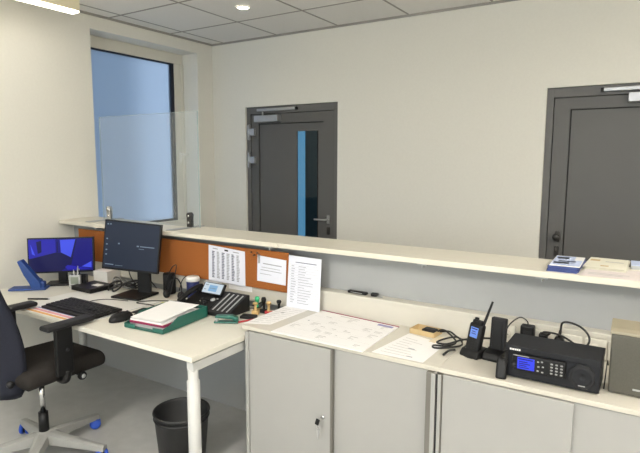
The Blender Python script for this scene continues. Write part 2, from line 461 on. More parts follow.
# ------------------------------------------------------------------ lamps
def linear_lamp(x0, x1, y0, y1, label):
    t = thing('ceiling_lamp', label, 'lamp', ((x0 + x1) / 2, (y0 + y1) / 2, 2.575))
    p = Part().bounds((x0, y0, 2.585), (x1, y1, ZC), 0.002); p.obj('lamp_housing', 'lampbody', t, True)
    Part().bounds((x0 + 0.003, y0 + 0.003, 2.572), (x1 - 0.003, y1 - 0.003, 2.588), 0.003).obj('lamp_diffuser', 'lamp', t, True)
    return t
linear_lamp(0.318, 0.400, 0.60, 2.178, 'long cream box lamp glowing along its lower edge, at the ceiling over the left wall')
WARM = (1.0, 0.955, 0.885)
area('ceiling_lamp_light', (0.359, 1.39, 2.565), 0.075, 1.5, 2.5, WARM)
for (x, y, e) in ((2.35, -0.7, 42), (4.3, -0.8, 38), (5.4, 1.6, 32)):
    area('room_lamp_light', (x, y, 2.60), 0.16, 1.5, e, WARM)
    area('ceiling_fill_light', (x, y, 2.45), 0.16, 1.5, e * 1.6, WARM).rotation_euler = (PI, 0, 0)  # added upward fill to brighten the ceiling
area('daylight_window_light', (3.0, YF + 0.06, 1.65), 3.8, 1.5, 40, (0.84, 0.94, 1.0)).rotation_euler = (PI / 2, 0, 0)
t = thing('downlight', 'small round glowing spot set into the ceiling tile above the door', 'lamp', (1.123, 3.035, ZC - 0.004))
Part().lathe((0, 0, 0), [(0.055, 0.003), (0.055, -0.002), (0.043, -0.004), (0.041, 0.002)], 32).obj('trim_ring', 'white', t)
Part().lathe((0, 0, 0), [(0.0, -0.001), (0.042, -0.001), (0.042, 0.002), (0.0, 0.002)], 32).obj('spot_lens', 'spot', t)
l = bpy.data.lights.new('downlight_light', 'SPOT'); l.energy = 14; l.spot_size = 1.7; l.spot_blend = 0.8; l.shadow_soft_size = 0.04; l.color = WARM
o = bpy.data.objects.new('downlight_light', l); COL.objects.link(o); o.location = (1.123, 3.035, ZC - 0.02)

# ------------------------------------------------------------------ reception counter
LZ = 1.1206; LYF = 2.1815; LYB = 2.4956; PY = 2.306; XE = 5.3; JX = 2.072
t = thing('reception_counter', 'long cream reception counter shelf on a pale grey panel across the room', 'counter', (2.5, 2.35, 0))
Part().bounds((0.002, PY, 0), (XE, PY + 0.07, LZ - 0.027)).obj('front_panel', 'panel', t, True)
Part().bounds((0.002, LYF, LZ - 0.026), (JX - 0.001, LYB, LZ), 0.002).obj('shelf_board', 'ledge', t, True)
Part().bounds((JX + 0.001, LYF, LZ - 0.026), (XE, LYB, LZ), 0.002).obj('shelf_board', 'ledge', t, True)
for x in (0.42, 2.00, 2.91, 3.44, 4.4):
    p = Part().bounds((x - 0.024, LYF + 0.012, LZ - 0.034), (x + 0.024, PY - 0.001, LZ - 0.0265)); p.bounds((x - 0.002, LYF + 0.015, LZ - 0.048), (x + 0.002, PY - 0.001, LZ - 0.027)); p.bounds((x - 0.02, PY - 0.006, LZ - 0.048), (x + 0.02, PY - 0.001, LZ - 0.027))
    p.obj('shelf_bracket', 'silver', t, True)
# trunking along the panel
TY = 2.237; TZ = 0.879
t = thing('cable_trunking', 'cream plastic cable trunking running along the counter panel behind desk and cabinets', 'trunking', (2.5, 2.27, 0.745))
p = Part().bounds((0.02, TY, 0.748), (XE - 0.05, PY - 0.001, TZ), 0.004)
p.bounds((0.02, TY - 0.003, TZ - 0.020), (XE - 0.05, TY + 0.003, TZ - 0.002), 0.001); p.bounds((0.02, TY - 0.003, 0.749), (XE - 0.05, TY + 0.003, 0.765), 0.001)
p.obj('trunking_duct', 'trunk', t, True)
def socket(x, z=0.815, w=0.08):
    p = Part().box((x, TY - 0.005, z), (w, 0.010, 0.08), 0.003)
    o = p.obj('socket_outlet', 'socket', t, True)
    q = Part().lathe((x, TY - 0.011, z), [(0.0, 0.004), (0.019, 0.004), (0.021, 0.0), (0.021, -0.001), (0.0, -0.001)], 24, axis=(0, -1, 0))
    q.cyl((x - 0.009, TY - 0.0155, z), (x - 0.009, TY - 0.011, z), 0.0025, n=8, mi=1); q.cyl((x + 0.009, TY - 0.0155, z), (x + 0.009, TY - 0.011, z), 0.0025, n=8, mi=1)
    q.obj('socket_face', ['winframe', 'groove'], o, True)
for x in (3.300, 3.40, 3.482, 3.565, 3.656, 3.74): socket(x)
for x0, x1 in ((1.47, 1.60), (1.66, 1.84)):
    Part().bounds((x0, TY - 0.004, 0.80), (x1, TY + 0.001, 0.838), 0.001).obj('label_strip', 'paper', t, True)

# cork board + pinned papers
CY = 2.220
t = thing('pin_board', 'long narrow brown cork board behind the desk under the counter shelf', 'pin board', (1.1, CY, 0.83))
Part().bounds((0.185, CY, 0.836), (2.115, CY + 0.008, 1.064), 0.001).obj('cork_panel', 'cork', t, True)
for (x, z) in ((1.855, 1.045), (1.875, 1.03), (1.90, 1.046)):
    p = Part().lathe((x, CY - 0.001, z), [(0, 0.010), (0.005, 0.010), (0.0035, 0.006), (0.005, 0.0), (0, 0)], 12, axis=(0, -1, 0)); p.obj('push_pin', 'brown', t, True)

def sheet(name, label, cat, quad, mats, rects, th=0.0008, group=None):
    p = Part(); p.slab(quad, th)
    p.marks(quad, rects, th + 0.0004)
    o = p.obj(name, mats)
    # put the origin on the sheet
    c = sum((Vector(q) for q in quad), Vector()) / 4
    for v in o.data.vertices: v.co -= c
    o.location = c
    return tag(o, label, cat, group)
R_ = []
for c_ in range(6):
    u0 = 0.10 + c_ * 0.135
    for r_ in range(17):
        v0 = 0.10 + r_ * 0.045
        R_.append((u0, v0, u0 + 0.055 + 0.03 * random.random(), v0 + 0.03, 2 if c_ % 2 == 0 else 1))
R_ += [(0.12, 0.91, 0.26, 0.935, 1), (0.45, 0.905, 0.55, 0.95, 3), (0.68, 0.91, 0.84, 0.935, 1)]
yy = CY - 0.002
sheet('timetable_sheet', 'white printed table sheet pinned left of the clipped note on the cork board', 'paper',
      [(1.510, yy, 0.838), (1.805, yy, 0.833), (1.805, yy, 1.043), (1.515, yy, 1.060)], ['paperblue', 'ink', 'inkd', 'black2'], R_)
R_ = [(0.2, 0.70, 0.85, 0.74), (0.15, 0.56, 0.8, 0.58), (0.12, 0.45, 0.85, 0.475), (0.1, 0.30, 0.5, 0.32)]
R_ = [(a, b, c, d, 1) for a, b, c, d in R_]
sheet('note_sheet', 'small pale blue note hanging from a clip at the right end of the cork board', 'paper',
      [(1.895, yy - 0.001, 0.882), (2.100, yy - 0.001, 0.878), (2.105, yy - 0.001, 1.022), (1.900, yy - 0.001, 1.032)], ['paperblue', 'ink'], R_)
t = thing('bulldog_clip', 'small metal clip holding the pale note on the cork board', 'clip', (1.915, yy - 0.004, 1.01))
Part().box((0, -0.003, 0.0), (0.012, 0.006, 0.045), 0.002).obj('clip_body', 'steel', t)
Part().lathe((0, -0.004, 0.022), [(0.008, 0.004), (0.010, 0.0), (0.008, -0.002), (0.006, 0.0), (0.008, 0.004)], 16, axis=(0, -1, 0)).obj('clip_ring', 'steel', t)
R_ = [(0.22, 0.875, 0.86, 0.888, 2)]
for r_ in range(15):
    v0 = 0.10 + r_ * 0.05
    R_ += [(0.10, v0, 0.10 + 0.08 + 0.08 * random.random(), v0 + 0.012, 1), (0.32, v0, 0.5 + 0.35 * random.random(), v0 + 0.010, 1), (0.06, v0 + 0.03, 0.94, v0 + 0.033, 3)]
sheet('list_sheet', 'tall white list sheet leaning against the trunking at the cork board right end', 'paper',
      [(2.121, 2.195, 0.768), (2.340, 2.192, 0.768), (2.332, 2.225, 1.050), (2.118, 2.225, 1.053)], ['paperblue', 'ink', 'inkd', 'inkl'], R_)

# ------------------------------------------------------------------ acrylic screen
SY = 2.40
t = thing('acrylic_screen', 'clear acrylic protection screen standing on the left end of the counter shelf', 'screen', (0.755, SY, LZ))
p = Part().bounds((0.245, SY - 0.0025, LZ + 0.006), (1.265, SY + 0.0025, 1.892)); p.obj('acrylic_pane', 'acryl', t, True)
p = Part()
p.bounds((1.2615, SY - 0.003, LZ + 0.006), (1.2655, SY + 0.003, 1.892)); p.bounds((0.249, SY - 0.0028, 1.890), (1.260, SY + 0.0028, 1.892)); p.bounds((0.2445, SY - 0.003, LZ + 0.006), (0.2465, SY + 0.003, 1.892))
p.obj('pane_edge', 'acryl_edge', t, True)
for x in (0.315, 1.172):
    f = Part().box((x, SY - 0.04, LZ + 0.003), (0.05, 0.30, 0.006), 0.002).obj('foot_plate', 'steel', t, True)
    p = Part()
    for yo in (-0.009, 0.009):
        p.box((x, SY + yo, LZ + 0.045), (0.042, 0.008, 0.08), 0.003)
        p.cyl((x, SY + yo - 0.006, LZ + 0.084), (x, SY + yo + 0.006, LZ + 0.084), 0.021, n=20)
    f2 = p.obj('clamp', 'steel' if x < 1 else 'darksteel', f, True)
    for z in (0.035, 0.08):
        Part().cyl((x, SY - 0.018, LZ + z), (x, SY - 0.013, LZ + z), 0.008, n=12).obj('clamp_screw', 'chrome', f, True)

# ------------------------------------------------------------------ leaflets on the shelf
LG = 'blue leaflets in the stack on the counter shelf'
for k in range(8):
    z = LZ + 0.0003 + k * 0.0036
    a = 0.02 * random.uniform(-1, 1) + 0.01
    top = k == 7
    o = Part()
    q = [(-0.058, -0.125, 0), (0.058, -0.125, 0), (0.058, 0.125, 0), (-0.058, 0.125, 0)]
    o.slab(q, 0.0030)
    if top: o.marks(q, [(0.02, 0.02, 0.98, 0.60, 1), (0.06, 0.2, 0.6, 0.34, 2), (0.2, 0.4, 0.78, 0.5, 3), (0.02, 0.6, 0.70, 0.97, 1), (0.1, 0.68, 0.5, 0.86, 2)], 0.0034)
    o = o.obj('leaflet', ['paper' if top else 'leaf_blue', 'leaf_pale', 'white', 'lilac'])
    o.location = (3.514 + 0.004 * random.uniform(-1, 1) + 0.0007 * k, 2.335 + 0.003 * random.uniform(-1, 1), z); o.rotation_euler = (0, 0, a)
    tag(o, 'topmost pale blue and white leaflet of the stack on the counter shelf' if top else 'dark blue leaflet lying under the pale blue top leaflet on the shelf', 'leaflet', LG)
LG = 'beige papers on the counter shelf'
for k in range(3):
    p = Part(); q = [(-0.078, -0.13, 0), (0.078, -0.13, 0), (0.078, 0.13, 0), (-0.078, 0.13, 0)]
    p.slab(q, 0.0028)
    if k == 2: p.marks(q, [(0.05, 0.62, 0.3, 0.8, 1), (0.4, 0.15, 0.6, 0.25, 1), (0.45, 0.6, 0.9, 0.66, 2)], 0.0032)
    o = p.obj('flyer', ['beige', 'tan', 'inkl'])
    o.location = (3.662 + 0.004 * k * random.uniform(-1, 1), 2.47 + 0.006 * random.uniform(-1, 1), LZ + 0.0018 + 0.0036 * k); o.rotation_euler = (0, 0, 0.03 * random.uniform(-1, 1) - 0.01)
    tag(o, 'uppermost beige flyer right of the blue leaflet stack on the shelf' if k == 2 else 'beige flyer lying beneath the uppermost beige flyer on the shelf', 'flyer', LG)
sheet('pale_sheet', 'pale pinkish sheet on the counter shelf in front of the beige flyers', 'paper',
      [(3.585, 2.192, LZ + 0.0004), (3.795, 2.192, LZ + 0.0004), (3.80, 2.40, LZ + 0.0004), (3.59, 2.41, LZ + 0.0004)], ['pinkish', 'inkl'], [(0.1, 0.2, 0.7, 0.24), (0.1, 0.32, 0.8, 0.36)])
t = thing('card_box', 'small grey blue card block at the right end of the visible shelf', 'card box', (3.775, 2.50, LZ), 0.05)
Part().box((0, 0, 0.008), (0.05, 0.12, 0.016), 0.001).obj('card_stack', 'silver', t); Part().box((0, 0, 0.0175), (0.05, 0.12, 0.003), 0.0008).obj('top_card', 'leaf_pale', t)
t = thing('pen_rest', 'dark brown holder cut by the right edge, standing on the counter shelf', 'holder', (3.822, 2.25, LZ), 0.1)
Part().box((0, 0, 0.008), (0.04, 0.12, 0.016), 0.004).obj('holder_base', 'brown', t); Part().box((0, 0.03, 0.024), (0.03, 0.025, 0.034), 0.004).obj('holder_block', 'brown', t)

# ------------------------------------------------------------------ desk
DX = 0.72   # desk height
t = thing('office_desk', 'cream topped office desk with round pale legs against the counter panel', 'desk', (1.2, 1.84, 0))
dx0, dx1, dy0, dy1 = 0.205, 2.158, 1.438, 2.222
Part().bounds((dx0, dy0, DX - 0.025), (dx1, dy1, DX), 0.002).obj('desk_top', 'desk', t, True)
p = Part()
p.bounds((dx1 - 0.054, dy0 + 0.02, DX - 0.078), (dx1 - 0.012, dy1 - 0.02, DX - 0.035), 0.003); p.bounds((dx0 + 0.02, dy0 + 0.02, DX - 0.075), (dx0 + 0.055, dy1 - 0.02, DX - 0.031), 0.003)
p.bounds((dx0 + 0.03, dy1 - 0.16, DX - 0.072), (dx1 - 0.03, dy1 - 0.12, DX - 0.031), 0.003); p.bounds((dx0 + 0.03, dy0 + 0.12, DX - 0.072), (dx1 - 0.03, dy0 + 0.16, DX - 0.031), 0.003)
for x in (dx0 + 0.1, dx1 - 0.1): p.bounds((x - 0.02, dy0 + 0.1, DX - 0.05), (x + 0.02, dy1 - 0.1, DX - 0.025))
p.obj('desk_frame', 'deskframe', t, True)
p = Part().bounds((dx1 - 0.046, dy0 + 0.03, DX - 0.0355), (dx1 - 0.020, dy1 - 0.03, DX - 0.025)); p.obj('gap_shade', 'groove', t, True); Part().bounds((dx0 + 0.024, dy0 + 0.03, DX - 0.0315), (dx0 + 0.05, dy1 - 0.03, DX - 0.025)).obj('gap_shade', 'groove', t, True)  # dark strips stand in for the shade between desk top and frame
for x in (dx0 + 0.04, dx1 - 0.034):
    for y in (dy0 + 0.04, dy1 - 0.05):
        p = Part().lathe((x, y, 0), [(0, 0.0), (0.026, 0.0), (0.026, 0.012), (0.029, 0.014), (0.029, 0.592), (0.0235, 0.594), (0.0235, DX - 0.072), (0, DX - 0.072)], 28)
        p.obj('desk_leg', 'deskframe', t, True)

# mat + sheets under the keyboard
sheet('desk_mat', 'thin pale desk mat under the keyboard and monitor', 'desk mat',
      [(0.66, 1.475, DX + 0.0003), (1.326, 1.475, DX + 0.0003), (1.326, 2.00, DX + 0.0003), (0.66, 2.00, DX + 0.0003)], ['white', 'ink'], [(0.992, 0.0, 1.0, 1.0), (0, 0, 1, 0.006)], th=0.0012)
sheet('printed_sheet', 'colourful printed sheet sticking out from under the front of the keyboard', 'paper',
      [(0.800, 1.45, DX + 0.0018), (1.225, 1.452, DX + 0.0018), (1.20, 1.60, DX + 0.0018), (0.80, 1.60, DX + 0.0018)], ['paper', 'lilac', 'pink', 'orange'],
      [(0.02, 0.05, 0.9, 0.2, 3), (0.06, 0.25, 0.95, 0.4, 2), (0.05, 0.45, 0.9, 0.55, 1), (0.1, 0.60, 0.7, 0.66, 1)])
# keyboard
KZ = DX + 0.0030
t = thing('keyboard', 'black computer keyboard lying on the desk mat beside the chair arm', 'keyboard', (1.085, 1.626, KZ), 0.0)
Part().box((0, 0, 0.009), (0.462, 0.205, 0.014), 0.004, rx=0.03).obj('key_tray', 'black', t)
p = Part()
for r_ in range(6):
    y = 0.072 - r_ * 0.028
    for c_ in range(21):
        if c_ in (15, 17) and r_ in (3,): continue
        x = -0.212 + c_ * 0.0212
        if r_ == 5 and 3 < c_ < 9:
            continue
        p.box((x, y, 0.0195 + y * 0.03), (0.018, 0.022, 0.006), 0.0015, rx=0.03)
p.box((-0.212 + 6 * 0.0212, 0.072 - 5 * 0.028, 0.0165), (0.102, 0.022, 0.006), 0.0015)
o = p.obj('keys', 'black2', t); o['kind'] = 'stuff'
# mouse
t = thing('mouse', 'black computer mouse on the desk left of the green tray', 'mouse', (1.435, 1.628, DX + 0.0004), 0.05)
p = Part().lathe((0, 0, 0), [(0, 0.042), (0.017, 0.041), (0.030, 0.033), (0.037, 0.018), (0.038, 0.004), (0.034, 0.0), (0, 0.0)], 28)
for v in p.bm.verts: v.co.y *= 1.95; v.co.x *= 1.1
p.obj('mouse_shell', 'black', t)
Part().cyl((-0.003, 0.042, 0.036), (0.003, 0.042, 0.036), 0.007, n=14).obj('scroll_wheel', 'black2', t)
t = thing('document_folder', 'flat black folder on the desk behind the mouse', 'folder', (1.40, 1.80, DX + 0.0004), 0.15)
Part().box((0, 0, 0.003), (0.08, 0.10, 0.006), 0.002).obj('folder_cover', 'black2', t)
Part().box((0.042, 0, 0.003), (0.006, 0.1, 0.006), 0.001).obj('folder_spine', 'black', t)

# main monitor
mc = Vector((1.074, 1.994, 1.036)); ro = 0.088
e0 = Vector((0.87, 0.493, 0)); u0 = Vector((-0.02, 0.05, 1.0)).normalized(); e0 = (e0 - u0 * e0.dot(u0)).normalized()
ed = e0 * math.cos(ro) - u0 * math.sin(ro); ud = e0 * math.sin(ro) + u0 * math.cos(ro)
bl = mc - ed * 0.178 - ud * 0.155; br = mc + ed * 0.178 - ud * 0.155; rise = ud * 0.310
t = thing('monitor', 'black framed monitor with a dark navy desktop picture in the middle of the desk', 'monitor', (1.07, 2.03, DX + 0.0016))
def panel_slab(P, a, b, up, th, mi=0):
    n = (b - a).cross(up).normalized()      # faces the viewer side
    q = [a, b, b + up, a + up]
    back = [v - n * th for v in q]
    A = [P.bm.verts.new(v) for v in q]; B = [P.bm.verts.new(v) for v in back]
    fs = [P.bm.faces.new(A), P.bm.faces.new(B[::-1])]
    for k in range(4): fs.append(P.bm.faces.new((A[k], B[k], B[(k + 1) % 4], A[(k + 1) % 4])))
    for f in fs: f.material_index = mi
    return n
p = Part(); n = panel_slab(p, bl, br, rise, 0.03)
mid = (bl + br) / 2 + rise * 0.5
p.box(mid - n * 0.04, (0.22, 0.03, 0.18), 0.006, rz=math.atan2((br - bl).y, (br - bl).x), rx=-0.04)
p.obj('monitor_case', 'black', t, True)
e = (br - bl).normalized(); u = rise.normalized()
p = Part()
a = bl + e * 0.008 + u * 0.014 + n * 0.001; b = br - e * 0.008 + u * 0.014 + n * 0.001; up = u * (rise.length - 0.022)
panel_slab(p, a, b, up, 0.0006)
q = [a, b, b + up, a + up]
R_ = [(0.03, 0.055, 0.19, 0.075, 1), (0.60, 0.50, 0.64, 0.53, 1), (0.66, 0.505, 0.93, 0.525, 1), (0.64, 0.455, 0.74, 0.465, 1)]
for v in (0.94, 0.62, 0.50, 0.38, 0.28): R_.append((0.025, v - 0.015, 0.055, v + 0.012, 1))
R_ += [(0.075, 0.93, 0.105, 0.955, 1), (0.25, 0.52, 0.28, 0.55, 1), (0.22, 0.05, 0.36, 0.058, 1)]
p.marks(q, R_, 0.0006)
p.obj('screen', ['scr_main', 'scr_text'], t, True)
nb = Vector((mid.x, mid.y, 0)) - n * 0.05
Part().box((nb.x + 0.040, nb.y + 0.035, DX + 0.14), (0.085, 0.03, 0.26), 0.006, rz=0.5).obj('monitor_neck', 'black', t, True)
Part().box((1.085, 2.00, DX + 0.0095), (0.215, 0.20, 0.014), 0.006, rz=0.2).obj('monitor_foot', 'black', t, True)

# left monitor
bl = Vector((0.233, 1.800, 0.800)); br = Vector((0.536, 2.098, 0.800)); rise = Vector((-0.008, 0.010, 0.242))
t = thing('monitor', 'smaller black monitor with bright blue picture in the left desk corner', 'monitor', (0.36, 1.99, DX))
p = Part(); n = panel_slab(p, bl, br, rise, 0.028); p.obj('monitor_case', 'black', t, True)
e = (br - bl).normalized(); u = rise.normalized()
a = bl + e * 0.008 + u * 0.012 + n * 0.001; b = br - e * 0.010 + u * 0.012 + n * 0.001; up = u * (rise.length - 0.020)
p = Part(); panel_slab(p, a, b, up, 0.0006)
def sc(u_, v_, l_): return a + (b - a) * u_ + up * v_ + n * l_
def poly(pts, mi, l_=0.0006): p.face([sc(x, y, l_) for x, y in pts], mi)
poly([(0, 1), (0.42, 1), (0.42, 0.58), (0.12, 0.45), (0, 0.40)], 3)
poly([(0.0, 0.40), (0.12, 0.45), (0.42, 0.58), (0.70, 0.5), (0.66, 0.2), (0.50, 0.0), (0.0, 0.0)], 2)
poly([(0.03, 0.86), (0.10, 0.5), (0.05, 0.55)], 1, 0.0010)
poly([(0.12, 0.92), (0.20, 0.96), (0.20, 0.60), (0.14, 0.55)], 2, 0.0010)
poly([(0.44, 0.92), (0.455, 0.92), (0.455, 0.58), (0.44, 0.58)], 2, 0.0010)
poly([(0.49, 0.97), (0.735, 0.98), (0.655, 0.42), (0.50, 0.58)], 1, 0.0010)
poly([(0.20, 0.28), (0.40, 0.42), (0.55, 0.28), (0.34, 0.04)], 5, 0.0010)
poly([(0.82, 0.12), (0.98, 0.28), (0.98, 0.08)], 1, 0.0010)
poly([(0.735, 0.98), (0.76, 0.98), (0.68, 0.40), (0.655, 0.42)], 2, 0.0011)
poly([(0.56, 0.12), (0.60, 0.18), (0.98, 0.04), (0.6, 0.03)], 4, 0.0010)
p.obj('screen', ['scr_b1', 'scr_b2', 'scr_b3', 'scr_b4', 'scr_b4', 'scr_b3'], t, True)
c = (bl + br) / 2 - n * 0.03
Part().box((c.x, c.y, DX + 0.06), (0.06, 0.02, 0.115), 0.004, rz=PI / 4).obj('monitor_neck', 'black', t, True)
Part().box((c.x + 0.02, c.y - 0.02, DX + 0.007), (0.19, 0.14, 0.013), 0.005, rz=PI / 4).obj('monitor_foot', 'black', t, True)

# blue stand
t = thing('copy_stand', 'blue plastic stand with slanted blade at the left end of the desk', 'stand', (0.368, 1.760, DX), 0.75)
p = Part().box((-0.03, 0.0, 0.008), (0.23, 0.10, 0.014), 0.006); p.obj('stand_foot', 'blue', t)
p = Part().prism([(-0.080, 0.196), (-0.055, 0.204), (-0.018, 0.15), (0.050, 0.055), (0.055, 0.012), (0.0, 0.012), (-0.015, 0.05), (-0.045, 0.105)], 1, -0.05, 0.010, 0.004)
p.obj('stand_blade', 'blue', t)
p = Part().cyl((0.03, -0.045, 0.05), (0.03, 0.02, 0.05), 0.022, n=20); p.box((0.04, -0.01, 0.03), (0.07, 0.05, 0.05), 0.01); p.obj('stand_joint', 'blue', t)

# desk organiser with clock
t = thing('desk_clock', 'small silver desk clock with grey display before the blue monitor', 'clock', (0.574, 1.924, DX + 0.0002), 0.60)
Part().box((0, 0, 0.045), (0.076, 0.024, 0.090), 0.004).obj('clock_case', 'silver', t)
Part().box((0, -0.0125, 0.055), (0.050, 0.002, 0.046), 0.0008).obj('clock_display', 'lcd', t)
Part().box((0, -0.0125, 0.016), (0.040, 0.002, 0.006), 0.0008).obj('clock_button', 'ink', t)
t = thing('pen_holder', 'black pen holder standing right behind the silver desk clock', 'pen holder', (0.563, 1.960, DX + 0.0002), 0.6)
p = Part()
for dx_, dy_, sx_, sy_ in ((-0.05, 0, 0.004, 0.04), (0.05, 0, 0.004, 0.04), (0, -0.018, 0.104, 0.004), (0, 0.018, 0.104, 0.004)):
    p.box((dx_, dy_, 0.043), (sx_, sy_, 0.086))
p.box((0, 0, 0.003), (0.104, 0.04, 0.006)); p.obj('holder_box', 'black', t)
for k, (x, y, lean, m_, lab) in enumerate(((-0.012, 0.0, 0.08, 'silver', 'silver pen upright in the black holder'), (0.012, 0.005, -0.15, 'black2', 'black pen leaning in the black holder'), (-0.028, 0.004, -0.1, 'white', 'white pen in the left of the black holder'))):
    c_ = math.cos(0.6); s_ = math.sin(0.6)
    wx, wy = 0.563 + x * c_ - y * s_, 1.960 + x * s_ + y * c_
    tt = thing('pen', lab, 'pen', (wx, wy, DX + 0.008)); hgt = (0.125, 0.105, 0.098)[k]
    Part().cyl((0, 0, 0), (lean * hgt * 0.7, lean * hgt * 0.3, hgt), 0.0042, n=10).obj('pen_barrel', m_, tt)
    Part().cyl((lean * hgt * 0.7, lean * hgt * 0.3, hgt), (lean * hgt * 0.78, lean * hgt * 0.33, hgt + 0.012), 0.003, n=8).obj('pen_button', 'steel', tt)
# white box
t = thing('card_carton', 'small white box on the desk between the two monitors', 'box', (0.600, 2.150, DX), 0.25)
p = Part().box((0, 0, 0.045), (0.115, 0.135, 0.09), 0.002); p.obj('carton', 'white', t); Part().box((0, 0, 0.0905), (0.116, 0.136, 0.004), 0.001).obj('carton_lid', 'paper', t)
# black flat box with label
t = thing('storage_box', 'flat black box with white label on the desk beside the clock', 'box', (0.70, 1.965, DX + 0.0018), 0.0)
Part().box((0.0, 0, 0.013), (0.205, 0.175, 0.024), 0.002).obj('box_body', 'black', t)
Part().box((0.0, 0, 0.0275), (0.210, 0.180, 0.005), 0.001).obj('box_lid', 'black2', t)
Part().box((0.035, 0.015, 0.0304), (0.07, 0.05, 0.0008)).obj('box_label', 'white', t)
t = thing('ballpoint_pen', 'black pen lying at the front left of the desk near the chair arm', 'pen', (0.66, 1.62, DX + 0.0062), 0.55)
Part().cyl((-0.065, 0, 0), (0.06, 0, 0), 0.0055, n=10).obj('pen_barrel', 'black', t); Part().cyl((0.06, 0, 0), (0.072, 0, 0), 0.0055, 0.001, n=10).obj('pen_tip', 'steel', t)

# cable tangle behind the monitor
def cable(name, label, pts, r=0.0035, m_='cable', cat='cable', group=None):
    o = Part().tube(pts, r, 8).obj(name, m_); c = Vector(pts[0])
    for v in o.data.vertices: v.co -= c
    o.location = c
    return tag(o, label, cat, group)
z = DX + 0.0075
cable('cable', 'grey coiled cables lying between the white box and monitor foot', [(0.70, 2.12, z + 0.01), (0.78, 2.09, z + 0.045), (0.84, 2.12, z + 0.012), (0.79, 2.16, z + 0.02), (0.73, 2.12, z + 0.05), (0.80, 2.06, z + 0.016), (0.88, 2.09, z + 0.034), (0.86, 2.15, z + 0.006), (0.78, 2.13, z + 0.034), (0.84, 2.05, z + 0.026), (0.93, 2.08, z + 0.006)], 0.0065, 'greycable')
cable('cable', 'black cable bundle lying behind the foot of the navy monitor', [(0.92, 2.12, z), (0.88, 2.08, z + 0.03), (0.94, 2.14, z + 0.05), (1.00, 2.12, z + 0.02), (0.93, 2.09, z + 0.012), (0.90, 2.16, z + 0.024), (0.99, 2.16, z + 0.04), (1.00, 2.14, z), (0.95, 2.16, z + 0.015), (0.90, 2.13, z + 0.01)], 0.0065)
cable('cable', 'thick black cords piled up left of the navy monitor foot', [(0.83, 1.99, z), (0.80, 2.03, z + 0.03), (0.86, 2.06, z + 0.05), (0.92, 2.02, z + 0.03), (0.90, 1.98, z + 0.004), (0.84, 2.02, z + 0.012), (0.88, 2.07, z + 0.024), (0.95, 2.06, z + 0.05), (0.97, 2.10, z + 0.01), (0.90, 2.04, z + 0.04), (0.85, 1.985, z + 0.01)], 0.006)
cable('monitor_cable', 'thin black cable hanging down left below the navy monitor', [(0.93, 2.06, 0.90), (0.90, 2.10, 0.85), (0.87, 2.14, 0.79), (0.84, 2.20, z)], 0.0035)
cable('monitor_cable', 'thin black cable hanging down close to the navy monitor neck', [(0.99, 2.10, 0.90), (1.01, 2.13, 0.84), (1.03, 2.17, 0.78), (1.05, 2.20, z)], 0.0035)
cable('keyboard_cable', 'thin black cable running from the keyboard back towards the monitor', [(1.0, 1.74, z + 0.006), (0.98, 1.79, z), (1.02, 1.84, z), (1.10, 1.87, z), (1.16, 1.885, z)], 0.0022)
cable('mouse_cable', 'black cable running from the mouse around the monitor foot', [(1.435, 1.71, z + 0.004), (1.45, 1.80, z), (1.43, 1.88, z), (1.34, 1.90, z), (1.24, 1.885, z), (1.26, 1.95, z), (1.33, 2.00, z), (1.39, 2.03, z), (1.44, 2.07, z)], 0.0028)
# black adapter behind the monitor
t = thing('docking_unit', 'upright black box with cables right behind the navy monitor', 'docking unit', (1.215, 2.165, DX), 0.1)
Part().box((0, 0, 0.07), (0.075, 0.05, 0.14), 0.012).obj('unit_body', 'black', t); Part().box((0.0, -0.027, 0.10), (0.045, 0.004, 0.05), 0.001).obj('unit_grille', 'black2', t)
cable('headset_cable', 'black looped cable rising behind the upright black box', [(1.225, 2.12, 0.76), (1.25, 2.11, 0.82), (1.255, 2.15, 0.895), (1.265, 2.18, 0.91), (1.265, 2.17, 0.86), (1.262, 2.15, 0.80), (1.262, 2.13, 0.74), (1.25, 2.10, z)], 0.003)
t = thing('headset', 'black headset with cable lying on the desk left of the cup', 'headset', (1.340, 2.085, DX), 0.1)
p = Part().tube([(-0.055, 0.0, 0.035), (-0.045, 0.02, 0.10), (0.0, 0.03, 0.125), (0.045, 0.02, 0.085), (0.06, 0.0, 0.03)], 0.004, 8); p.obj('headband', 'black', t)
for x in (-0.055, 0.06):
    Part().lathe((x, 0, 0.028), [(0, 0.012), (0.018, 0.012), (0.026, 0.004), (0.026, -0.008), (0.018, -0.012), (0, -0.012)], 20, axis=(1, 0, 0.2)).obj('ear_cushion', 'black2', t)
cable('power_cable', 'black cable hanging in a bow before the cork board beside the cup', [(1.265, 2.20, 0.74), (1.29, 2.205, 0.81), (1.33, 2.207, 0.84), (1.355, 2.205, 0.80), (1.362, 2.20, 0.75), (1.366, 2.19, z)], 0.003)
sheet('note_strip', 'narrow yellow green strip of paper lying on the desk left of the phone', 'paper',
      [(1.33, 1.99, DX + 0.0004), (1.36, 1.98, DX + 0.0004), (1.47, 2.11, DX + 0.0004), (1.44, 2.12, DX + 0.0004)], ['yellow', 'white'], [(0.1, 0.1, 0.9, 0.2)])

# cup
t = thing('lidded_cup', 'dark blue cup with white lid on the desk behind the phone', 'cup', (1.425, 2.165, DX))
Part().lathe((0, 0, 0), [(0, 0.0), (0.034, 0.0), (0.037, 0.004), (0.039, 0.108), (0.038, 0.112), (0, 0.112)], 32).obj('cup_body', 'navy', t)
Part().lathe((0, 0, 0), [(0, 0.140), (0.036, 0.140), (0.041, 0.135), (0.042, 0.112), (0.040, 0.111), (0, 0.111)], 32).obj('cup_lid', 'white', t)

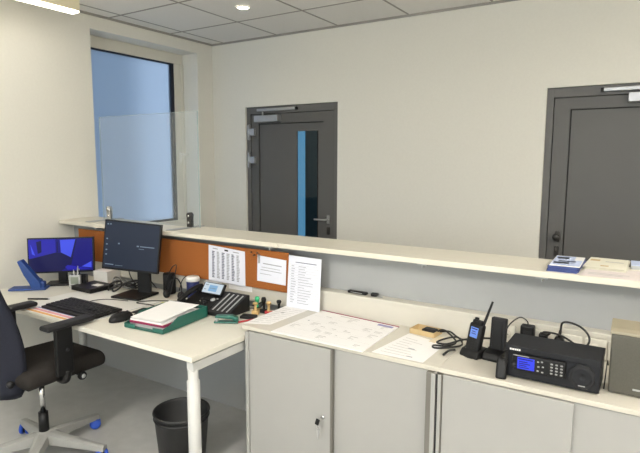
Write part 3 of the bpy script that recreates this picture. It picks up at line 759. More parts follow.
# phone
PX, PYY = 1.655, 1.945
t = thing('desk_phone', 'black office phone with light blue display and key module beside the green tray', 'phone', (PX, PYY, DX + 0.0002), 0.0)
p = Part()
p.prism([(0.0, 0.003), (0.0, 0.022), (0.185, 0.092), (0.20, 0.088), (0.20, 0.003)], 0, -0.120, 0.096, 0.003)
p.obj('phone_body', 'black', t)
# key module
p = Part()
p.prism([(0.0, 0.003), (0.0, 0.022), (0.175, 0.097), (0.19, 0.094), (0.19, 0.003)], 0, 0.100, 0.252, 0.003)
km = p.obj('key_module', 'black2', t)
sl = (0.097 - 0.022) / 0.175
for c_ in range(4):
    x = 0.122 + c_ * 0.034
    q = [(x, 0.018, 0.0232 + 0.018 * sl), (x + 0.010, 0.018, 0.0232 + 0.018 * sl), (x + 0.010, 0.160, 0.0232 + 0.160 * sl), (x, 0.160, 0.0232 + 0.160 * sl)]
    Part().slab(q, 0.001).obj('label_strip', 'silver', km)
# number keys and nav ring
sl2 = (0.092 - 0.022) / 0.185
p = Part()
for r_ in range(4):
    for c_ in range(3):
        y = 0.022 + r_ * 0.022; p.box((-0.02 + c_ * 0.026, y, 0.0245 + y * sl2), (0.018, 0.013, 0.005), 0.0015, rx=0.36)
o = p.obj('number_keys', 'black2', t)
Part().lathe((0.058, 0.094, 0.0245 + 0.098 * sl2), [(0, 0.004), (0.010, 0.004), (0.014, 0.002), (0.015, -0.002)], 20, axis=(0, -0.35, 1)).obj('navigation_key', 'silver', t)
Part().box((0.083, 0.105, 0.025 + 0.11 * sl2), (0.012, 0.008, 0.004), 0.001, rx=0.36).obj('silver_key', 'silver', t)
# display head
p = Part().box((0.012, 0.150, 0.106), (0.164, 0.016, 0.074), 0.004, rx=-0.62); dh = p.obj('display_housing', 'black', t)
cx_, cz_ = 0.012, 0.106
ca, sa = math.cos(-0.62), math.sin(-0.62)
def dp(x, zz, l_):
    yl, zl = -0.008 - l_, zz
    return (cx_ + x, 0.150 + yl * ca - zl * sa, cz_ + yl * sa + zl * ca)
q = [dp(-0.072, -0.031, 0.0005), dp(0.072, -0.031, 0.0005), dp(0.072, 0.031, 0.0005), dp(-0.072, 0.031, 0.0005)]
p = Part(); p.slab(q, 0.0008); p.marks(q, [(0.30, 0.18, 0.74, 0.80, 1), (0.36, 0.45, 0.68, 0.52, 2), (0.36, 0.6, 0.62, 0.66, 2), (0.06, 0.75, 0.22, 0.82, 2), (0.06, 0.3, 0.18, 0.36, 2)], 0.0016)
p.obj('display', ['scr_phone', 'scr_phone2', 'scr_text'], dh)
# handset
p = Part()
p.tube([(-0.112, -0.004, 0.050), (-0.108, 0.02, 0.066), (-0.104, 0.08, 0.092), (-0.102, 0.14, 0.106), (-0.102, 0.17, 0.104)], 0.016, 12)
p.box((-0.112, 0.010, 0.042), (0.046, 0.055, 0.030), 0.012, rx=0.35); p.box((-0.102, 0.155, 0.096), (0.046, 0.055, 0.030), 0.012, rx=0.3)
p.obj('handset', 'black', t)
cable('phone_cable', 'black cable behind the phone leading to the trunking', [(1.93, 2.10, DX + 0.03), (1.97, 2.15, DX + 0.03), (1.95, 2.20, DX + 0.05), (1.90, 2.21, DX + 0.02), (1.86, 2.21, DX + 0.006)], 0.003)

# green tray with papers
t = thing('letter_tray', 'green letter tray holding a stack of papers at the front of the desk', 'letter tray', (1.69, 1.565, DX + 0.0004), 0.10)
w_, d_, h_ = 0.262, 0.345, 0.062
p = Part().box((0, d_ / 2, 0.006), (w_, d_, 0.005), 0.001)
p.prism([(0, 0.006), (0, 0.026), (0.05, 0.034), (0.11, h_), (d_, h_), (d_, 0.006)], 0, -w_ / 2, -w_ / 2 + 0.005); p.prism([(0, 0.006), (0, 0.026), (0.05, 0.034), (0.11, h_), (d_, h_), (d_, 0.006)], 0, w_ / 2 - 0.005, w_ / 2)
p.box((0, d_ - 0.0025, h_ / 2 + 0.002), (w_, 0.005, h_ - 0.006))
for x in (-0.095, 0.095): p.box((x, 0.003, 0.014), (0.07, 0.006, 0.024), 0.002)
for x in (-w_ / 2 + 0.02, w_ / 2 - 0.02):
    for y in (0.02, d_ - 0.02): p.box((x, y, 0.002), (0.025, 0.025, 0.004))
p.obj('tray_body', 'teal', t)
def in_tray(name, label, x, y, zz, sx, sy, th, m_, rz, rx=0.0, marks_=None):
    c_, s_ = math.cos(0.10), math.sin(0.10)
    o = Part(); o.box((0, 0, 0), (sx, sy, th), 0.0006)
    o = o.obj(name, m_); o.location = (1.69 + x * c_ - y * s_, 1.565 + x * s_ + y * c_, DX + zz); o.rotation_euler = (rx, 0, 0.10 + rz)
    return tag(o, label, 'paper')
in_tray('cardboard_folder', 'grey cardboard folder at the bottom of the green letter tray', 0.0, 0.175, 0.0175, 0.225, 0.306, 0.016, 'silver', 0.0)
in_tray('maroon_folder', 'maroon folder just under the white papers in the green tray', 0.0, 0.172, 0.0325, 0.228, 0.306, 0.010, 'maroon', 0.01)
in_tray('paper_stack', 'thick stack of white paper on top in the green letter tray', -0.002, 0.176, 0.0425, 0.218, 0.305, 0.009, 'paper', -0.01)
in_tray('loose_sheet', 'loose white sheet lying askew on top of the green letter tray', -0.012, 0.176, 0.0600, 0.206, 0.300, 0.0012, 'paper', 0.02, 0.05)

# stapler
t = thing('stapler', 'dark green stapler on the desk before the phone key module', 'stapler', (1.945, 1.896, DX + 0.0002), 0.5)
Part().box((0, 0, 0.006), (0.13, 0.034, 0.010), 0.004).obj('stapler_base', 'teal', t)
p = Part().prism([(-0.06, 0.030), (-0.055, 0.042), (0.03, 0.046), (0.062, 0.034), (0.064, 0.012), (0.045, 0.014), (0.03, 0.024)], 1, -0.016, 0.016, 0.004); p.obj('stapler_arm', 'teal', t)
Part().box((-0.05, 0, 0.020), (0.012, 0.026, 0.022), 0.002).obj('stapler_hinge', 'steel', t)
t = thing('ballpoint_pen', 'red pen lying on the desk beside the cabinet top', 'pen', (2.02, 1.975, DX + 0.0050), 1.15)
Part().cyl((-0.065, 0, 0), (0.055, 0, 0), 0.0048, n=10).obj('pen_barrel', 'red', t); Part().cyl((0.055, 0, 0), (0.068, 0, 0), 0.0045, 0.001, n=10).obj('pen_tip', 'steel', t)
# stamps
def stamp(x, y, label, cap, body, h_, rz=0.0, lean=0.0):
    t = thing('hand_stamp', label, 'stamp', (x, y, DX + 0.0002), rz)
    Part().box((0, 0, 0.012), (0.040, 0.026, 0.022), 0.003).obj('stamp_base', body, t)
    Part().lathe((0, 0, 0.022), [(0.010, 0.0), (0.007, 0.012), (0.007, 0.03), (0.013, 0.045), (0.015, h_ - 0.035), (0.011, h_ - 0.024), (0, h_ - 0.022)], 20).obj('stamp_handle', cap, t)
stamp(1.948, 2.150, 'rubber stamp with mint green handle behind the cabinet top end', 'green', 'wood', 0.090)
stamp(1.995, 2.150, 'rubber stamp with black handle right of the mint green one', 'black', 'black2', 0.092)
stamp(1.975, 2.100, 'wooden rubber stamp in front of the black handled one', 'wood', 'wood', 0.072, 0.4)
stamp(2.042, 2.135, 'wooden rubber stamp with red base at the right of the stamps', 'wood', 'red', 0.078, 0.2)
stamp(2.075, 2.185, 'small black rubber stamp nearest the white list sheet', 'black2', 'black', 0.080, 0.2)
t = thing('stamp_pad', 'flat black ink pad on the desk before the rubber stamps', 'ink pad', (1.985, 2.03, DX + 0.0002), 0.3)
Part().box((0, 0, 0.006), (0.085, 0.055, 0.012), 0.003).obj('pad_case', 'black', t); Part().box((0, 0, 0.0135), (0.083, 0.053, 0.004), 0.002).obj('pad_lid', 'black2', t)

# ------------------------------------------------------------------ cabinets
CZ = 0.765; CF = 1.785
def cabinet(x0, x1, tx0, label, split, back_right):
    t = thing('sideboard', label, 'cabinet', ((x0 + x1) / 2, 2.0, 0))
    p = Part()
    p.bounds((x0, CF + 0.002, 0.0), (x0 + 0.018, 2.228, CZ - 0.022)); p.bounds((x1 - 0.018, CF + 0.002, 0.0), (x1, 2.228, CZ - 0.022))
    p.bounds((x0 + 0.018, 2.21, 0.0), (x1 - 0.018, 2.228, CZ - 0.022)); p.bounds((x0 + 0.018, CF + 0.03, 0.0), (x1 - 0.018, 2.21, 0.08)); p.bounds((x0 + 0.018, CF + 0.05, 0.38), (x1 - 0.018, 2.21, 0.40))
    p.obj('cabinet_body', 'cab', t, True)
    Part().bounds((tx0, CF + 0.020, CZ - 0.020), (x1 + (0.001 if back_right else 0.0), 2.230, CZ), 0.0015).obj('cabinet_top', 'cabtop', t, True)
    return t
c1 = cabinet(2.166, 3.1385, 2.131, 'low cream cabinet with sliding doors and a key, next to the desk', 2.655, False)
for o in [k for k in COL.objects if k.parent == c1 and k.name.startswith('cabinet_top')]:
    bpy.data.objects.remove(o)
Part().bounds((2.131, CF + 0.022, CZ - 0.019), (3.1400, 2.229, CZ), 0.0015).obj('cabinet_top', 'cabtop', c1, True)
# sliding doors hang in front of the body
def slide(x0, x1, parent, lay, prof_l, prof_r):
    y = CF + 0.012 + 0.010 * lay
    d = Part().bounds((x0, y, 0.03), (x1, y + 0.014, CZ - 0.022), 0.001).obj('sliding_door', 'cab', parent, True)
    for on, x in ((prof_l, x0), (prof_r, x1)):
        if on:
            s_ = 1 if on == prof_l and x == x0 else -1
            Part().bounds((x - 0.001, y - 0.004, 0.03), (x + s_ * 0.017, y + 0.014, CZ - 0.022), 0.001).obj('edge_profile', 'alu', d, True)
    return d
d1 = slide(2.184, 2.660, c1, 0, True, False)
for o in [k for k in COL.objects if k.parent == d1]: bpy.data.objects.remove(o)
Part().bounds((2.166, CF + 0.008, 0.0), (2.183, CF + 0.03, CZ - 0.022), 0.001).obj('side_profile', 'profile', c1, True)
d1 = d1
Part().bounds((2.651, CF + 0.007, 0.03), (2.662, CF + 0.027, CZ - 0.022), 0.001).obj('edge_profile', 'profile', d1, True)
d2 = slide(2.60, 3.098, c1, 1.6, False, False)
Part().bounds((3.0985, CF + 0.006, 0.0), (3.1265, CF + 0.03, CZ - 0.021), 0.001).obj('side_profile', 'profile', c1, True)
# lock with key on the left sliding door
k_ = Part().lathe((2.612, CF + 0.012, 0.418), [(0, 0.006), (0.008, 0.006), (0.010, 0.002), (0.010, 0.0), (0, 0)], 20, axis=(0, -1, 0)).obj('door_lock', 'chrome', d1, True)
t = thing('cabinet_key', 'small key with black head in the lock of the cabinet door', 'key', (2.606, CF + 0.001, 0.412))
Part().box((0, -0.008, 0.0), (0.004, 0.02, 0.008), 0.001).obj('key_shaft', 'steel', t)
Part().box((-0.004, -0.022, -0.006), (0.020, 0.008, 0.030), 0.004, ry=0.3).obj('key_head', 'black', t)
p = Part().lathe((0.0, -0.022, -0.030), [(0.008, 0.001), (0.010, 0.0), (0.008, -0.001), (0.007, 0.0), (0.008, 0.001)], 16, axis=(0, 1, 0)); p.obj('key_ring', 'steel', t)
Part().prism([(-0.008, -0.040), (0.008, -0.040), (0.006, -0.058), (0.002, -0.085), (-0.002, -0.085), (-0.006, -0.058)], 1, -0.024, -0.021, 0.0006).obj('spare_key', 'steel', t)

c2 = cabinet(3.1425, 4.20, 3.1410, 'low cream cabinet with sliding doors under the base radio and loudspeaker', 3.63, True)
for o in [k for k in COL.objects if k.parent == c2 and k.name.startswith('cabinet_top')]:
    bpy.data.objects.remove(o)
Part().bounds((3.1410, CF + 0.022, CZ - 0.019), (4.20, 2.229, CZ), 0.0015).obj('cabinet_top', 'cabtop', c2, True)
Part().bounds((3.1425, CF - 0.0005, 0.0), (3.1475, CF + 0.034, CZ - 0.022), 0.0).obj('shadow_gap', 'groove', c2, True)
Part().bounds((3.148, CF + 0.006, 0.0), (3.164, CF + 0.03, CZ - 0.021), 0.001).obj('side_profile', 'profile', c2, True)
d1 = slide(3.165, 3.632, c2, 0, False, False)
d2 = slide(3.58, 4.18, c2, 1.6, False, False)

# papers on the cabinet tops
R_ = []
for r_ in range(9):
    v = 0.08 + r_ * 0.095
    R_ += [(0.08, v, 0.45, v + 0.012), (0.52, v, 0.9, v + 0.012), (0.1, v + 0.03, 0.38, v + 0.036)]
R_ += [(0.38, 0.62, 0.5, 0.68)]
zq = CZ + 0.0006
sheet('form_sheet', 'printed white form lying at the left end of the cabinet top', 'paper',
      [(2.120, 1.832, zq), (2.246, 1.885, zq), (2.262, 2.215, zq), (2.110, 2.205, zq)], ['paper', 'inkl'], R_)
t = thing('planner_pad', 'large paper planner pad with dark red back edge on the cabinet top', 'planner', (2.57, 2.02, CZ + 0.0003))
q = [(2.318, 1.796, CZ + 0.0003), (2.812, 1.790, CZ + 0.0003), (2.802, 2.190, CZ + 0.0003), (2.335, 2.232, CZ + 0.0003)]
p = Part(); p.slab(q, 0.004)
R_ = []
for c_ in range(7):
    for r_ in range(5):
        R_.append((0.03 + c_ * 0.136, 0.06 + r_ * 0.175, 0.03 + c_ * 0.136 + 0.127, 0.062 + r_ * 0.175, 1))
        if random.random() < 0.6:
            for l_ in range(random.randint(1, 3)):
                R_.append((0.04 + c_ * 0.136, 0.10 + r_ * 0.175 + l_ * 0.035, 0.06 + c_ * 0.136 + 0.08 * random.random(), 0.112 + r_ * 0.175 + l_ * 0.035, 1))
R_ += [(0.78, 0.89, 0.96, 0.955, 2), (0.30, 0.92, 0.55, 0.935, 1), (0.09, 0.55, 0.105, 0.57, 3)]
p.marks(q, R_, 0.0044); p.obj('planner_sheets', ['paper', 'inkl', 'lilac', 'inkd'], t, True)
p = Part(); p.slab([(2.336, 2.226, CZ + 0.0002), (2.803, 2.184, CZ + 0.0002), (2.803, 2.192, CZ + 0.0002), (2.337, 2.234, CZ + 0.0002)], 0.0055); p.obj('pad_binding', 'maroon', t, True)
R_ = []
for r_ in range(8):
    v = 0.10 + r_ * 0.10
    R_ += [(0.10, v, 0.35 + 0.4 * random.random(), v + 0.012)]
R_ += [(0.62, 0.10, 0.74, 0.13, 2), (0.45, 0.42, 0.6, 0.45, 2)]
sheet('letter_sheet', 'white sheet at the seam of the two cabinet tops before the tan box', 'paper',
      [(2.842, 1.816, zq), (3.072, 1.820, zq), (3.076, 2.075, zq), (2.880, 2.135, zq)], ['paper', 'inkl', 'ink'], R_)

# tan box with adapter
t = thing('cardboard_tray', 'open tan cardboard box on the cabinet top behind the white sheet', 'box', (2.945, 2.178, CZ + 0.001), -0.12)
p = Part().box((0, 0, 0.001), (0.125, 0.085, 0.002))
p.box((0, -0.042, 0.012), (0.125, 0.002, 0.024)); p.box((0, 0.042, 0.012), (0.125, 0.002, 0.024)); p.box((-0.062, 0, 0.012), (0.002, 0.085, 0.024)); p.box((0.062, 0, 0.012), (0.002, 0.085, 0.024))
p.obj('box_tray', 'tan', t)
p = Part().box((0.082, -0.052, 0.001), (0.03, 0.09, 0.002)); p.obj('box_flap', 'tan2', t)
t = thing('power_adapter', 'black power adapter lying in the open tan cardboard box', 'adapter', (2.970, 2.174, CZ + 0.0036), -0.12)
Part().box((0, 0, 0.014), (0.062, 0.040, 0.026), 0.006).obj('adapter_body', 'black', t); Part().box((-0.036, 0, 0.012), (0.012, 0.016, 0.012), 0.002).obj('adapter_plug', 'black2', t)
z = CZ + 0.005
cable('adapter_cable', 'black looped cable running from the tan box to the handheld radio', [(3.000, 2.168, z + 0.016), (3.03, 2.17, z + 0.03), (3.07, 2.13, z + 0.034), (3.12, 2.09, z + 0.012), (3.09, 2.05, z), (3.04, 2.03, z), (3.055, 2.00, z), (3.11, 2.03, z + 0.004), (3.15, 2.08, z + 0.008), (3.12, 2.11, z + 0.028), (3.07, 2.08, z + 0.02), (3.05, 2.04, z + 0.012), (3.10, 2.02, z + 0.02), (3.15, 2.06, z + 0.035), (3.18, 2.12, z + 0.03)], 0.0042)
cable('charger_cable', 'black cable crossing behind the handheld radio to the trunking', [(3.01, 2.19, z + 0.012), (3.06, 2.18, z + 0.024), (3.11, 2.14, z + 0.018), (3.15, 2.12, z + 0.02), (3.25, 2.12, z + 0.045), (3.33, 2.13, z + 0.035)], 0.0042)
cable('usb_cable', 'short black plug lead hanging before the cable loop beside the handheld radio', [(3.145, 2.00, z + 0.01), (3.125, 1.975, z + 0.008), (3.115, 1.94, z)], 0.005)

# handheld radio in charger
def charger(x, y, rz, label, wide):
    t = thing('charging_cradle', label, 'charger', (x, y, CZ + 0.0002), rz)
    Part().prism([(-0.042, 0.0), (-0.044, 0.012), (-0.03, 0.030), (0.0, 0.036), (0.03, 0.04), (0.045, 0.0)], 0, -wide / 2, wide / 2, 0.004).obj('cradle_base', 'black', t)
    return t
t = charger(3.222, 2.015, -0.35, 'black charging cradle under the handheld radio with lit screen', 0.086)
p = Part().lathe((0, 0.002, 0), [(0, 0.030), (0.034, 0.028), (0.042, 0.018), (0.047, 0.0), (0, 0.0)], 36); p.obj('cradle_foot', 'black2', t)
t = thing('handheld_radio', 'black handheld radio with lit blue screen and long antenna', 'radio', (3.220, 2.006, CZ + 0.010), -0.35)
t.rotation_euler = (0, 0.05, -0.35)
tl = -0.20
body = Part().box((0, 0.008, 0.068), (0.064, 0.034, 0.125), 0.010, rx=tl, smooth=True, seg=3)
body.box((0.0, 0.022, 0.134), (0.044, 0.028, 0.018), 0.005, rx=tl)
body.obj('radio_body', 'black', t)
def hr(x, zz, l_):
    yl = -0.016 - l_
    return (x, 0.008 + yl * math.cos(tl) - zz * math.sin(tl), 0.068 + yl * math.sin(tl) + zz * math.cos(tl))
q = [hr(-0.019, 0.002, 0.0004), hr(0.017, 0.002, 0.0004), hr(0.017, 0.045, 0.0004), hr(-0.019, 0.045, 0.0004)]
p = Part(); p.slab(q, 0.0008); p.marks(q, [(0.1, 0.8, 0.9, 0.9), (0.2, 0.55, 0.7, 0.62), (0.2, 0.35, 0.8, 0.42)], 0.0014); p.obj('display', ['scr_hand', 'scr_radio2'], t)
p = Part()
for r_ in range(5):
    for c_ in range(3):
        c = Vector(hr(-0.015 + c_ * 0.015, -0.010 - r_ * 0.010, 0.0))
        p.box(c, (0.010, 0.003, 0.006), 0.001, rx=tl)
p.obj('keypad', 'black2', t)
p = Part().tube([hr(0.020, 0.055, -0.02), hr(0.024, 0.075, -0.022), hr(0.036, 0.165, -0.030)], 0.0075, 12, r2=0.0045); p.obj('antenna', 'black', t)
Part().cyl(hr(-0.012, 0.062, -0.018), hr(-0.012, 0.084, -0.018), 0.009, n=16).obj('volume_knob', 'black2', t)
Part().box(hr(-0.029, 0.02, -0.016), (0.004, 0.014, 0.045), 0.0015, rx=tl).obj('talk_key', 'black2', t)
# empty cradle
t = charger(3.306, 2.022, -0.12, 'empty black charging cradle with tall back between handheld and base radio', 0.076)
Part().box((0, 0.030, 0.092), (0.064, 0.026, 0.150), 0.006, rx=-0.10).obj('cradle_back', 'black2', t)
Part().box((0, 0.014, 0.098), (0.040, 0.004, 0.120), 0.002, rx=-0.10).obj('contact_rail', 'black', t)

# base radio
rx0, rx1, rzt = 3.383, 3.702, 0.889
t = thing('base_radio', 'wide black base radio with lit blue screen and round speaker on the cabinet', 'radio', (3.535, 1.94, CZ + 0.004))
ry0 = 1.862; ry1 = 2.022
p = Part().bounds((rx0, ry0, CZ + 0.006), (rx1, ry1, rzt), 0.003)
p.bounds((rx0 - 0.002, ry0 - 0.002, rzt - 0.022), (rx1 + 0.002, ry1, rzt + 0.002), 0.002)
p.obj('radio_case', 'radio', t, True)
for x in (rx0 + 0.03, rx1 - 0.03):
    for y in (ry0 + 0.025, ry1 - 0.025): Part().cyl((x, y, CZ + 0.0004), (x, y, CZ + 0.008), 0.010, n=16).obj('rubber_foot', 'black', t, True)
cp = Part().bounds((3.412, ry0 - 0.016, 0.806), (3.594, ry0 + 0.002, 0.866), 0.004).obj('control_head', 'black', t, True)
q = [(3.430, ry0 - 0.0165, 0.813), (3.490, ry0 - 0.0165, 0.813), (3.490, ry0 - 0.0165, 0.857), (3.430, ry0 - 0.0165, 0.857)]
p = Part(); p.slab(q, 0.0008)
p.marks(q, [(0.05, 0.82, 0.9, 0.90), (0.1, 0.60, 0.6, 0.67), (0.1, 0.44, 0.75, 0.51), (0.1, 0.28, 0.55, 0.35), (0.1, 0.12, 0.7, 0.18)], 0.0014); p.obj('display', ['scr_radio', 'scr_radio2'], cp, True)
for r_ in range(4):
    for c_ in range(3):
        Part().box((3.548 + c_ * 0.0165, ry0 - 0.017, 0.852 - r_ * 0.0115), (0.008, 0.004, 0.0055), 0.001).obj('key', 'key', cp, True)
for (x, zz) in ((3.502, 0.851), (3.515, 0.853), (3.504, 0.833), (3.519, 0.835), (3.502, 0.817), (3.518, 0.815)):
    Part().box((x, ry0 - 0.017, zz), (0.007, 0.004, 0.005), 0.001).obj('key', 'key', cp, True)
Part().cyl((3.420, ry0 - 0.030, 0.828), (3.420, ry0 - 0.014, 0.828), 0.009, n=18).obj('volume_knob', 'black2', cp, True)
Part().bounds((3.414, ry0 - 0.0168, 0.8605), (3.470, ry0 - 0.0155, 0.8635)).obj('name_strip', 'key', cp, True)
for k, wq in enumerate((0.0055, 0.004, 0.0055, 0.005, 0.004)):
    pass
# white lettering blocks on the case (unreadable in the photo)
p = Part(); x = 3.398
for wq in (0.006, 0.003, 0.005, 0.006, 0.005, 0.006):
    p.bounds((x, ry0 - 0.003, 0.8745), (x + wq, ry0 - 0.0015, 0.8815)); x += wq + 0.0015
p.obj('lettering', 'white', t, True)
# octagonal speaker surround with round grille
oc = (3.646, 0.824); rr = 0.042
p = Part().prism([(oc[0] + rr * math.cos(PI / 8 + k * PI / 4) * 1.05, oc[1] + rr * math.sin(PI / 8 + k * PI / 4) * 1.12) for k in range(8)], 1, ry0 - 0.008, ry0 + 0.001, 0.002)
sg = p.obj('speaker_surround', 'black2', t, True)
p = Part().lathe((oc[0], ry0 - 0.008, oc[1]), [(0, 0.001), (0.010, 0.001), (0.012, 0.003), (0.016, 0.001), (0.020, 0.003), (0.024, 0.001), (0.028, 0.003), (0.032, 0.001), (0.034, 0.0)], 32, axis=(0, -1, 0)); p.obj('speaker_grille', 'radio', sg, True)
Part().bounds((oc[0] - 0.01, ry0 - 0.0125, 0.790), (oc[0] + 0.012, ry0 - 0.008, 0.793)).obj('badge', 'key', sg, True)
# fist microphone
t = thing('fist_microphone', 'black hand microphone leaning at the left front corner of the base radio', 'microphone', (3.372, 1.836, CZ + 0.0004), 0.1)
p = Part().box((0.004, 0.010, 0.034), (0.040, 0.026, 0.082), 0.010, rx=-0.45, smooth=True, seg=3); p.obj('microphone_body', 'black', t)
Part().box((-0.011, 0.008, 0.028), (0.006, 0.016, 0.034), 0.002, rx=-0.5).obj('talk_key', 'black2', t)
p = Part(); pts = []
for k in range(90):
    a = k * 0.7; pts.append((3.388 + 0.006 * math.cos(a), 1.846 + k * 0.0001 + 0.004 * math.sin(a), CZ + 0.055 + k * 0.00062))
o = Part().tube(pts, 0.0016, 6, sub=1).obj('coiled_cord', 'cable'); tag(o, 'black coiled cord of the microphone at the base radio', 'cord')
c = Vector(pts[0])
for v in o.data.vertices: v.co -= c
o.location = c

# loudspeaker
sx0, sx1, sy0, sy1 = 3.724, 4.02, 1.913, 1.99
t = thing('loudspeaker', 'grey loudspeaker with sloping beige top on the cabinet at the right edge', 'loudspeaker', (3.87, 2.0, CZ))
p = Part().bounds((sx0, sy0 + 0.012, CZ + 0.0004), (sx1, sy1 - 0.002, 0.996), 0.004); p.obj('speaker_cabinet', 'spkcap', t, True)
p = Part().bounds((sx0 + 0.002, sy0, CZ + 0.003), (sx1 - 0.002, sy0 + 0.014, 0.979), 0.004); p.obj('mesh_front', 'spk', t, True)
p = Part().prism([(sy0 - 0.002, 0.980), (sy0 - 0.001, 0.990), (sy0 + 0.010, 1.000), (sy1 - 0.006, 1.018), (sy1, 1.014), (sy1, 0.980)], 0, sx0 - 0.003, sx1 + 0.003, 0.002); p.obj('top_cap', 'spkcap', t, True)
Part().bounds((3.800, sy0 - 0.0015, 0.790), (3.822, sy0 + 0.0005, 0.796)).obj('badge', 'silver', t, True)

# plugs and leads at the trunking
t = thing('plug_adapter', 'black plug in charger in the trunking socket behind the base radio', 'adapter', (3.395, TY - 0.012, 0.83))
Part().box((0, -0.022, 0.003), (0.056, 0.040, 0.088), 0.006).obj('plug_housing', 'black', t); Part().box((0.0, -0.043, 0.01), (0.03, 0.002, 0.03), 0.0005).obj('rating_label', 'black2', t)
cable('charger_lead', 'thin black lead arching from the plug in charger down to the cradle', [(3.395, TY - 0.03, 0.865), (3.39, TY - 0.03, 0.892), (3.36, TY - 0.035, 0.905), (3.325, TY - 0.06, 0.875), (3.31, TY - 0.09, 0.83), (3.30, TY - 0.12, CZ + 0.006)], 0.0028)
t = thing('power_plug', 'black angled mains plug in the trunking socket with thick looped lead', 'plug', (3.520, TY - 0.011, 0.832))
Part().lathe((0, 0, 0), [(0, 0.034), (0.014, 0.034), (0.019, 0.026), (0.019, 0.0), (0, 0.0)], 20, axis=(0, -1, 0)).obj('plug_body', 'black', t); Part().cyl((0, -0.024, 0.012), (0.004, -0.024, 0.045), 0.008, 0.005, n=12).obj('cable_sleeve', 'black', t)
cable('mains_lead', 'thick black mains lead looping up over the base radio', [(3.524, TY - 0.035, 0.875), (3.530, TY - 0.038, 0.91), (3.560, TY - 0.045, 0.918), (3.605, TY - 0.06, 0.908), (3.635, TY - 0.075, 0.88), (3.632, TY - 0.09, 0.85), (3.60, TY - 0.10, 0.845), (3.56, TY - 0.085, 0.858), (3.52, TY - 0.07, 0.868), (3.47, TY - 0.065, 0.868), (3.455, TY - 0.05, 0.855)], 0.0042)
t = thing('power_plug', 'black flat mains plug in the socket left of the looped lead', 'plug', (3.458, TY - 0.011, 0.832))
Part().box((0, -0.018, 0.006), (0.034, 0.034, 0.026), 0.006).obj('plug_body', 'black', t); Part().cyl((0.012, -0.03, 0.012), (0.03, -0.05, 0.032), 0.006, 0.004, n=12).obj('cable_sleeve', 'black', t)
cable('speaker_lead', 'thin black lead hanging between base radio and loudspeaker', [(3.712, 2.10, 0.80), (3.711, 2.06, 0.83), (3.712, 2.00, 0.82), (3.712, 1.96, 0.79), (3.712, 1.93, CZ + 0.004)], 0.0022)

# things on top of the trunking
t = thing('glasses_case', 'flat black elongated case lying on the trunking under the counter shelf', 'case', (2.528, 2.272, TZ + 0.0002), -0.05)
Part().box((0, 0, 0.008), (0.115, 0.030, 0.015), 0.007, smooth=True, seg=3).obj('case_shell', 'black', t); Part().box((0.0, -0.0152, 0.009), (0.07, 0.001, 0.003)).obj('case_seam', 'steel', t)
t = thing('key_bunch', 'dark bunch of keys lying on the trunking right of the black case', 'keys', (2.640, 2.270, TZ + 0.0002), 0.0)
Part().box((-0.012, 0, 0.010), (0.040, 0.026, 0.018), 0.006, rz=0.3).obj('key_fob', 'black', t); Part().box((0.018, -0.006, 0.0055), (0.042, 0.010, 0.004), 0.001, rz=-0.3).obj('key_blade', 'steel', t)
Part().lathe((0.014, 0.004, 0.004), [(0.014, 0.002), (0.016, 0.0), (0.014, -0.002), (0.012, 0.0), (0.014, 0.002)], 20).obj('key_ring', 'steel', t)

# ------------------------------------------------------------------ waste bin
t = thing('waste_bin', 'round black waste bin on the floor under the desk', 'bin', (1.83, 1.672, 0.0))
Part().lathe((0, 0, 0), [(0, 0.003), (0.105, 0.003), (0.105, 0.0), (0.112, 0.0), (0.138, 0.285), (0.142, 0.29), (0.145, 0.296), (0.143, 0.302), (0.138, 0.302), (0.134, 0.29), (0.108, 0.01), (0, 0.008)], 48).obj('bin_body', 'bin', t)
Part().lathe((0, 0, 0), [(0.139, 0.262), (0.142, 0.268), (0.141, 0.276), (0.1375, 0.274)], 48).obj('bin_band', 'black2', t)

# ------------------------------------------------------------------ office chair
t = thing('office_chair', 'black office chair with grey star base and blue casters before the desk', 'chair', (1.145, 1.335, 0.0), -0.04)
TH = math.radians(24 + 2.3)
p = Part().lathe((0, 0, 0), [(0, 0.07), (0.04, 0.07), (0.045, 0.085), (0.042, 0.130), (0.030, 0.142), (0, 0.142)], 28)
for k in range(5):
    a = TH + k * 2 * PI / 5
    d = Vector((math.cos(a), math.sin(a), 0)); s_ = Vector((-d.y, d.x, 0))
    R0, R1 = 0.025, 0.345
    vs = []
    for (R, wd, zt, zb) in ((R0, 0.036, 0.138, 0.080), (0.17, 0.028, 0.114, 0.070), (R1, 0.021, 0.084, 0.056)):
        c = d * R
        vs.append([p.bm.verts.new(c + s_ * wd * 1.0 + Vector((0, 0, zb))), p.bm.verts.new(c + s_ * wd * 0.9 + Vector((0, 0, zt - 0.006))), p.bm.verts.new(c + s_ * wd * 0.4 + Vector((0, 0, zt))),
                   p.bm.verts.new(c - s_ * wd * 0.4 + Vector((0, 0, zt))), p.bm.verts.new(c - s_ * wd * 0.9 + Vector((0, 0, zt - 0.006))), p.bm.verts.new(c - s_ * wd * 1.0 + Vector((0, 0, zb)))])
    for A, B in zip(vs, vs[1:]):
        for q in range(6): p.bm.faces.new((A[q], A[(q + 1) % 6], B[(q + 1) % 6], B[q]))
    p.bm.faces.new(vs[0]); p.bm.faces.new(vs[-1][::-1])
base = p.obj('star_base', 'greyplastic', t)
